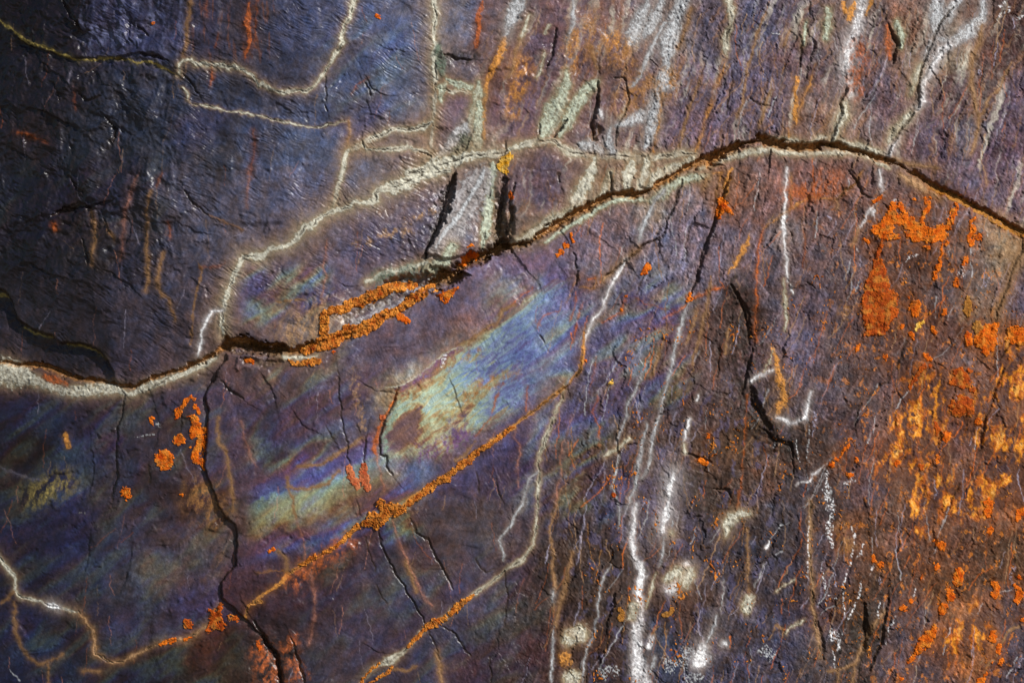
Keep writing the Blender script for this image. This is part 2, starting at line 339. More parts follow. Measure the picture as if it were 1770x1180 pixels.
G tan 3.6 4 : @33 315,-60 320,150 310,250 310,340 330,500 330,650 350,760 370,880 390,1000
D white 3 0 : @33 315,20 300,240 295,350 295,460
V wgrey 2.2 0 : @33 20,260 60,190 110,110 180,90
V wgrey 3 0 : @33 80,315 125,285
V cream 3 2 : @33 75,560 130,520 210,475
V cream 4 3 : @33 150,840 190,790 270,755
V tan 2 1 : @33 130,860 130,800 80,795 40,880
D white 4.5 0 : @33 590,110 625,190 605,260 595,350 560,450 535,550 540,650 555,730
D white 5 0 : @33 690,215 670,280 630,340
D white 5 0 : @33 660,490 655,580 610,680 570,760 530,850
D white 5 0 : @33 750,370 710,440
D white 11 0 : @33 445,890 480,850 500,880
D white 4 0 : @33 470,940 480,1080
D white 4 0 : @33 505,890 505,950
V tan 3 2 : @33 430,1100 500,1090 600,1055
V tan 2.4 2 : @33 500,1100 505,1200
V tan 3 3 : @33 830,690 750,780 710,860 660,970 620,1050 600,1200
D white 4.5 0 : @33 800,640 770,740
D white 4.5 0 : @33 905,720 850,800 840,870 820,920
D white 4 0 : @33 395,350 400,450 415,560 425,650
D lilac 3 0 : @33 460,350 490,530
V wgrey 2.4 0 : @33 380,715 430,670 490,650
D white 4 0 : @33 440,585 490,600
D white 3 0 : @33 1035,540 1015,590
D lilac 3.5 0 : @33 1770,980 1720,1080 1640,1160
V wgrey 2 0 : @33 1610,560 1690,550
V tan 2 1 : @33 1770,785 1680,810 1640,860 1610,930 1560,1020 1480,1130
D lilac 6 0 : @33 1700,400 1690,500
D lilac 6 0 : @33 790,460 800,490
D wgrey 10 0 : @33 20,970 40,990
S brown 7 8 : @33 540,120 560,250
V white 8 6 : @32 860,-40,4 855,0,4 840,100,4.6 835,220,5 850,310,6 880,370,9 905,420,11 895,480,9 875,560,5 890,650,7 880,760,10 865,860,12 870,950,14 880,1060,16 900,1180,19 905,1230,20
V lilac 3 2 : @32 790,0 770,100 770,190 800,220
V wgrey 5 3 : @32 1060,190 1045,300 1025,390
V cream 3 3 : @32 1000,430 960,560 930,660
V white 6 5 : @32 970,870 950,930
V wgrey 4 3 : @32 985,1000 960,1100
V gold 2.4 2 : @32 1010,790 980,840
V cream 8 5 : @32 850,650 830,720
V white 14 9 : @32 1215,390 1180,430
V white 13 9 : @32 1130,490 1105,520
V cream 9 7 : @32 1230,440 1190,500
V cream 13 6 : @32 1150,420 1080,470
V cream 11 5 : @32 1625,620 1610,690
V cream 11 9 : @32 1475,180,6 1485,110,12 1520,60,11 1570,30,9 1640,30,6
V cream 12 7 : @32 480,845 420,860
V cream 11 6 : @32 400,890 395,880
V white 17 9 : @32 1320,930,16 1300,1000,20 1270,1060,12
V wgrey 5 6 : @32 1340,900 1380,830 1410,720
D wgrey 24 0 : @32 1220,950 1180,1030 1130,1050
V wgrey 2.5 1 : @32 1440,680 1455,600 1460,480
V white 6 6 : @32 1460,905 1462,912
V cream 5 7 : @32 1105,150 1108,165
V gold 9 6 : @32 380,1000 385,1040
V cream 12 5 : @32 415,1145 440,1140
V wgrey 4 2 : @32 1110,80 1112,105
V tan 3 2 : @32 320,-30 275,150 300,300 300,430 315,520 295,620 305,700
V tan 4 3 : @32 430,290 400,420 370,560 335,680 320,800
V wgrey 3.5 2 : @32 310,800 300,900 290,1050 285,1170
V wgrey 4 5 : @32 300,560 295,630
V lilac 2.2 1 : @32 520,40 490,150 480,300 455,380
V lilac 2.2 1 : @32 500,580 460,720 440,800
V wgrey 3 2 : @32 690,370 640,460 610,570 600,700 580,850 530,950 510,1060 495,1180
V tan 2.4 2 : @32 1620,130 1625,400 1630,560
V wgrey 2.6 1 : @32 1740,370 1700,460 1665,540
V white 4 2 : @32 1770,220 1750,260
D wgrey 16 0 : @32 1060,1010 1100,1060 1060,1100
D wgrey 12 0 : @32 1230,1150 1300,1140
D wgrey 10 0 : @32 640,1110 720,1090
D wgrey 10 0 : @32 1720,960 1760,970
G cream 4 6 : @30 -60,260 0,325 60,410 105,470 95,550 140,600 200,615 280,630 350,655 410,675 480,690 540,705
V white 6 9 : @30 345,652 390,668
G tan 3.4 5 : @30 540,705 580,760 630,830 640,920 645,990 700,1020 760,1045 830,1035 900,1000 980,960 1060,920 1140,895 1280,880 1340,840 1420,780 1490,650
V tan 2.4 2 : @30 95,560 50,600 0,640
V tan 2.4 3 : @30 95,630 95,740 110,850 150,950 200,1020 260,1055 340,1030 420,990
V tan 2 2 : @30 320,1050 325,1180
V tan 2.5 4 : @30 560,1095 680,1105
V wgrey 2 0 : @30 60,1090 130,1165
D cream 4 0 : @30 540,30 570,25
V pink 4.5 5 : @31 370,390 400,540 410,640 400,760 370,920
V pink 2.5 3 : @31 280,40 310,130 340,230 345,330
V pink 3.6 5 : @31 940,80 980,220 1030,340 1080,450 1130,550 1170,620 1210,660
V tan 3 3 : @31 1030,350 1070,470 1100,560
V tan 5 5 : @31 1240,960 1260,1060 1270,1170
V tan 2.4 2 : @31 940,1085 1020,1095 1110,1060
V tan 3 4 : @31 160,285 215,330 225,410
V gold 2.2 2 : @31 0,420 80,425 150,415 220,420
S rust 9 10 : @31 620,230 500,310 400,370 280,480
S rust 8 6 : @31 250,900 240,1000 300,1120
S rust 13 9 : @31 60,980 100,1180
S tan 3 3 : @21 690,200 680,300 690,400 720,480 735,580
V cream 2.5 3 : @21 1530,-30 1470,10 1400,50 1340,50 1280,90 1200,160 1130,220 1050,275 1000,295 900,320
S purple 4 4 : @21 1450,65 1380,72 1310,110 1230,180 1150,245 1060,305 1000,345
S brown 6 5 : @21 1520,80 1400,105 1335,140 1250,205 1170,270 1080,330 1010,375
S teal 7 4 : @21 990,440 930,525 890,605 868,730
S brown 7 7 : @21 1620,265 1520,310 1450,370 1440,410
S olive 5 5 : @21 1370,460 1320,500 1315,560
S cream 2.5 3 : @21 1345,540 1340,640 1310,680 1260,640
S indigo 10 7 : @21 1395,560 1375,600
S purple 9 8 : @21 1130,760 1250,735 1340,690 1430,640
S brown 5 6 : @21 1770,200 1700,230
V tan 2.6 2 : @21 740,660 640,715 540,780 470,830 400,845 290,850
V tan 2.4 2 : @21 225,920 235,990 350,1000 430,985 500,960 570,880
V tan 2.4 2 : @21 235,990 265,1070 275,1180
V pink 3 3 : @21 800,650 820,750 850,870 885,1020
V tan 2.8 2 : @21 1500,680 1440,760 1370,810
V rust 2.4 2 : @21 1690,280 1640,400 1600,520 1550,590 1500,640
D white 6 0 : @21 1290,100 1275,175
V orange 5 4 : @21 980,330 940,420 890,510
V rust 6 5 : @21 890,510 840,590 820,700 820,770
V lilac 2 2 : @20 0,850 60,880 150,920 220,940 300,940
V tan 2.6 3 : @20 1480,520 1490,690 1540,750 1560,890 1580,1020 1590,1150
V pink 3.6 4 : @20 1640,540 1670,680 1700,780 1740,850
V gold 7 4 : @20 440,640 455,710
D wgrey 4 0 : @20 920,655 1050,630
D wgrey 6 0 : @20 1070,560 1090,580
S olive 10 14 : @20 430,960 330,1000 230,1050
S brown 14 18 : @20 1360,1060 1430,1140
V tan 3 3 : @10 620,270 650,380 640,500 630,640
V tan 2.4 2 : @10 720,370 780,470
V tan 3 3 : @10 1030,140 1000,300 1000,480 1010,640 1010,740 995,820
V tan 2.8 3 : @10 1110,560 1080,680 1075,790 1110,850 1150,870 1180,960 1195,1020
V pink 3.4 4 : @10 940,30 890,180 850,280 840,350 830,550 820,620
V tan 2 1 : @10 1350,620 1370,680 1345,800 1320,930 1310,1060 1295,1180
V gold 2.4 3 : @10 1420,300 1480,330 1560,360 1650,400
V pink 3.6 4 : @10 1690,0 1690,120 1680,250
V rust 2 2 : @10 1360,660 1470,650 1530,625
V orange 4 4 : @10 365,365 375,395
V rust 2.6 3 : @10 1150,350 1155,450
V rust 2.4 3 : @10 1100,20 1070,110
V olive 5 5 : @10 -40,830 0,840 40,860
V olive 5 5 : @10 150,1065 230,1105 350,1135
V olive 3.4 4 : @20 440,18 540,24 650,65 720,115
V pink 2.4 3 : @11 490,470 485,560 465,650 490,700 470,780 460,920
S tan 3 3 : @11 680,495 780,480 880,440 980,420 1050,410
S tan 3 3 : @11 1030,350 1120,310 1210,270
V tan 1.6 1 : @11 150,890 230,880 350,880
V tan 2 3 : @11 1770,910 1690,950 1640,1040 1560,1080 1450,1180
V tan 3 13 : @13 1770,440 1755,560 1720,620 1680,700 1665,800 1630,850 1590,960 1570,1030
V white 4 4 : @13 160,-20 150,120 145,230,4 140,350,5 140,470,4 150,560,3.6 155,650,3.6 165,750,3
V white 3.6 2 : @13 185,770 200,830
V cream 3.6 3 : @13 130,740 150,900 155,1000 150,1080
V tan 2.2 2 : @13 185,20 190,140 195,240
V gold 3 4 : @13 0,390 100,320 200,250 310,185 400,190 490,200 520,180 550,130 620,95 650,30 680,0
V white 5 5 : @13 790,0 800,80 805,150
V white 3.6 3 : @13 770,210 720,270 680,360 650,400
V tan 3 3 : @13 650,400 620,480 610,510
V white 3 2 : @13 740,280 755,320
V tan 2 2 : @13 505,200 500,260
D white 7 0 : @13 975,620 1000,590 1060,565
D white 5 0 : @13 885,200 915,195
D white 9 0 : @13 1355,650 1350,690
D lilac 5 0 : @13 1540,720 1510,780
D white 4 0 : @13 640,515 640,540
D wgrey 4 0 : @13 1470,500 1465,540
D lilac 6 0 : @13 440,310 460,330
V rust 2.4 3 : @13 280,400 280,560 265,660
S gold 6 6 : @13 570,940 560,960
S tan 10 8 : @13 1400,900 1390,960
V cream 5 3 : @03 760,1105 830,1130 860,1140
V rust 2.2 3 : @01 770,530 700,570 660,640
S dark 9 8 : @01 1300,370 1380,400 1470,400
S rust 12 14 : @13 200,160 400,120 460,80
"""

CRACKS = """
2.5 3 : @11 1370,10,4 1340,80,8 1300,200,12 1270,330,9 1240,400,6 1190,500,4 1165,590,3 | 20
7 15 : @11 1700,60,5 1690,200,7 1680,330,8 1670,450,9 1720,510,8 | 16
3 6 : @11 1770,90 1740,200 1750,330 1720,420 | 7
2.6 8 : @03 570,600 550,640 525,700 535,760 510,830 475,890,3 465,980,4 | 9
2 6 : @03 1280,60 1200,160 1160,240 1120,350 1080,440 1050,570 1045,650,4 1040,720,4 1000,790,3 950,860 900,940,2.6 860,1010,2.6 830,1070,2.6 | 8
1.5 4 : @03 1215,335 1150,420 1070,560 | 4
3 4 : @03 255,280 260,360 250,460 | 5
2 3 : @03 320,20 310,110 | 3
4 6 : @03 850,170 880,240 910,310 895,370 875,440 | 8
1.5 3 : @02 720,530 790,530 800,590 820,680 770,790 740,860 730,930 725,1000 | 4
1.5 2 : @02 1510,480 1515,570 1490,700 1480,780 | 2.5
1.6 2 : @02 1640,660 1700,710 1770,720 | 2.5
6 7 : @02 610,560 600,700 565,850 575,940 | 9
5 8 : @02 300,940 350,880 390,810 | 10
3 5 : @02 320,200 300,330 270,450 | 6
3 5 : @02 210,850 200,910 | 5
2 4 : @02 460,990 470,1000 | 4
2.6 5 : @12 1180,60 1140,190 1080,330 1060,410 1020,470 960,480 890,530 800,610 720,670 650,720 | 7
3 6 : @12 1510,20,2 1460,140,2 1400,350,3 1370,430,3 1330,520,4 1300,640,3 1280,740,3 1240,830,2 | 8
3 5 : @12 440,560 460,670 | 6
3 4 : @12 470,690 450,780 | 5
1.5 2 : @12 960,620 920,710 860,840 | 2.5
7 5 : @12 1510,770 1560,850 1610,950 1630,1050 1640,1180 | 7
1.4 2 : @12 1240,360 1200,520 1210,620 | 2
2 3 : @12 210,1120 240,1170 | 3
2 4 : @12 330,10 350,80 | 4
2 3 : @12 690,20 695,130 | 6
3 6 : @22 1660,50 1630,150 1600,290 1580,360 | 6
8 10 : @22 1650,320,5 1670,420,8 1720,500,8 1760,580,6 | 10
3 5 : @22 1430,50 1420,240 | 4
3 4 : @22 1200,760 1290,780 1370,820 | 5
3 5 : @22 1400,1000 1490,1010 1510,1060 | 5
2 4 : @22 500,60 470,230 380,310 300,370 190,450 | 3
5 6 : @23 0,590 50,640 110,680 180,700 200,780 | 7
3 4 : @23 190,800 210,920 | 4
2 3 : @23 660,420 620,560 | 4
2 3 : @23 1640,180 1560,400 1500,560 1480,720 | 5
2.5 3 : @23 1690,10 1600,130 | 5
2 2 : @23 700,380 840,270 930,120 970,0 | 3
2 3 : @23 1330,980 1260,1130 | 4
8 5 : @33 690,640 690,740 700,860 680,960 | 8
6 4 : @33 850,600 800,900 720,1090 | 6
3 3 : @33 370,760 400,900 410,1020 | 4
2 4 : @31 840,140 860,240 920,370 1000,500 1090,640 1160,770 | 7
2.5 4 : @31 1060,60 1100,160 1180,210 1240,340 1290,420 1350,540 | 6
2 4 : @31 1280,790 1370,850 1420,940 1470,1000 | 5
6 10 : @31 0,760 80,900 150,1000 180,1180 190,1260 | 13
4 6 : @31 250,880 290,1010 340,1180 350,1240 | 8
1.5 2 : @31 750,190 790,330 820,420 | 3
2 3 : @31 1600,1000 1610,1180 | 4
2 3 : @31 1190,830 1230,930 1260,1020 | 4
2 2 : @31 1500,340 1570,430 1630,400 | 3
2 2 : @31 1700,420 1720,600 1700,780 | 3
2 2 : @31 820,520 900,640 | 2.5
2.5 4 : @20 845,370 835,480 800,580 795,700 795,850 800,920 770,1000 760,1090 | 6
2 2.5 : @20 1230,420 1235,600 | 3
4 4 : @20 1500,270 1560,330 1650,390 | 6
1.8 2 : @20 1020,850 1015,960 | 2.5
2 2.5 : @20 990,340 1240,190 1320,130 | 4
2 3 : @21 570,200 580,380 600,550 630,690 645,830 | 4
2.6 5 : @21 990,310 960,370 940,450 900,510 870,580 850,680 850,770 900,780 900,850 940,900 | 7
3 4 : @21 770,630 750,720 745,830 | 6
2 3 : @21 690,560 720,640 | 3
2 3 : @21 490,570 560,690 | 2.5
2 3 : @21 1640,930 1660,1020 1700,1100 | 3
2 3 : @21 700,1080 720,1180 | 3
2 3 : @21 1330,250 1410,480 | 1.5
3 6 : @21 1510,880 1530,1030 | 2.5
4 6 : @10 -40,800 0,805 40,845 90,930 110,1010 150,1045 250,1090 370,1130 @20 400,10 540,15 620,40 690,85 730,150 770,220 | 10
2 3 : @10 1250,140 1350,250 1410,300 | 4
5 8 : @10 350,310 430,270 540,230 620,250 | 9
3 5 : @10 470,40 520,110 570,150 | 5
3 4 : @10 700,330 750,410 | 4
4 4 : @10 560,470 590,560 600,640 | 4
2 3 : @13 580,0 620,60 645,110 670,160 730,185 | 5
2 3 : @13 500,200 520,185 550,130 620,95 640,50 | 5
2 4 : @13 1770,440 1755,560 1720,620 1680,700 1665,800 1630,850 1590,960 1570,1030 | 4
1.5 2 : @13 280,250 290,350 | 2.5
4 4 : @13 830,230 850,270 | 5
2 2 : @13 180,420 210,500 | 3
2 2 : @13 300,760 350,800 | 3
1.6 2 : @01 480,520 485,690 | 3
3 3 : @01 750,570 790,650 | 5
8 7 : @01 1290,370 1380,400 1470,405 | 7
3 5 : @01 740,970 745,1000 | 6
3 5 : @01 1170,1050 1200,1060 | 6
3 5 : @00 1240,500 1300,560 1350,640 | 5
4 6 : @00 960,370 1030,370 1090,390 1140,420 | 7
4 6 : @00 760,400 850,400 | 7
5 6 : @00 520,170 560,230 620,210 | 6
5 6 : @00 430,0 480,90 540,190 | 7
4 6 : @00 930,180 1010,240 | 6
4 6 : @00 540,640 600,690 690,650 | 5
3 4 : @00 720,800 790,880 770,960 | 5
3 4 : @00 370,560 410,680 | 4
3 4 : @01 480,725 490,750 | 4
"""
MAIN = [(-400,560),(-60,612),(0,624),(15,628),(28,632),(58,633),(84,637),(114,650),(142,657),(175,660),(198,665),(216,667),(234,669),(254,659),(282,647),(318,638),(338,628),(361,618),(381,605),(398,594),(420,592),(440,600),(480,607),(510,606),(549,596),(603,582),(638,572),(656,556),(687,538),(709,520),(740,499),(758,488),(791,470),(821,450),(847,438),(872,430),(890,423),(916,420),(938,404),(964,392),(989,374),(1022,359),(1045,343),(1063,336),(1099,337),(1116,334),(1134,323),(1160,308),(1180,296),(1203,285),(1231,275),(1256,264),(1287,249),(1312,244),(1345,252),(1378,254),(1404,256),(1419,250),(1437,250),(1462,256),(1485,263),(1508,273),(1531,278),(1554,286),(1580,300),(1607,318),(1633,332),(1658,345),(1689,361),(1717,375),(1742,389),(1770,404),(1840,450),(2200,640)]
# half-width and depth of the long fissure along x
MAINW = [(-400,5,10),(0,5,10),(84,6,14),(142,5,15),(234,4,12),(318,4,12),(381,6,16),(405,11,22),(440,13,24),(500,9,22),(549,6,12),(640,5,8),(709,8,10),(758,13,20),(821,15,26),(872,9,24),(916,6,20),(964,9,22),(1022,9,20),(1063,6,17),(1116,7,17),(1180,6,15),(1231,12,24),(1287,10,24),(1330,9,24),(1378,9,24),(1437,6,20),(1508,6,18),(1554,6,15),(1633,7,17),(1689,7,18),(1770,7,18),(2200,7,15)]
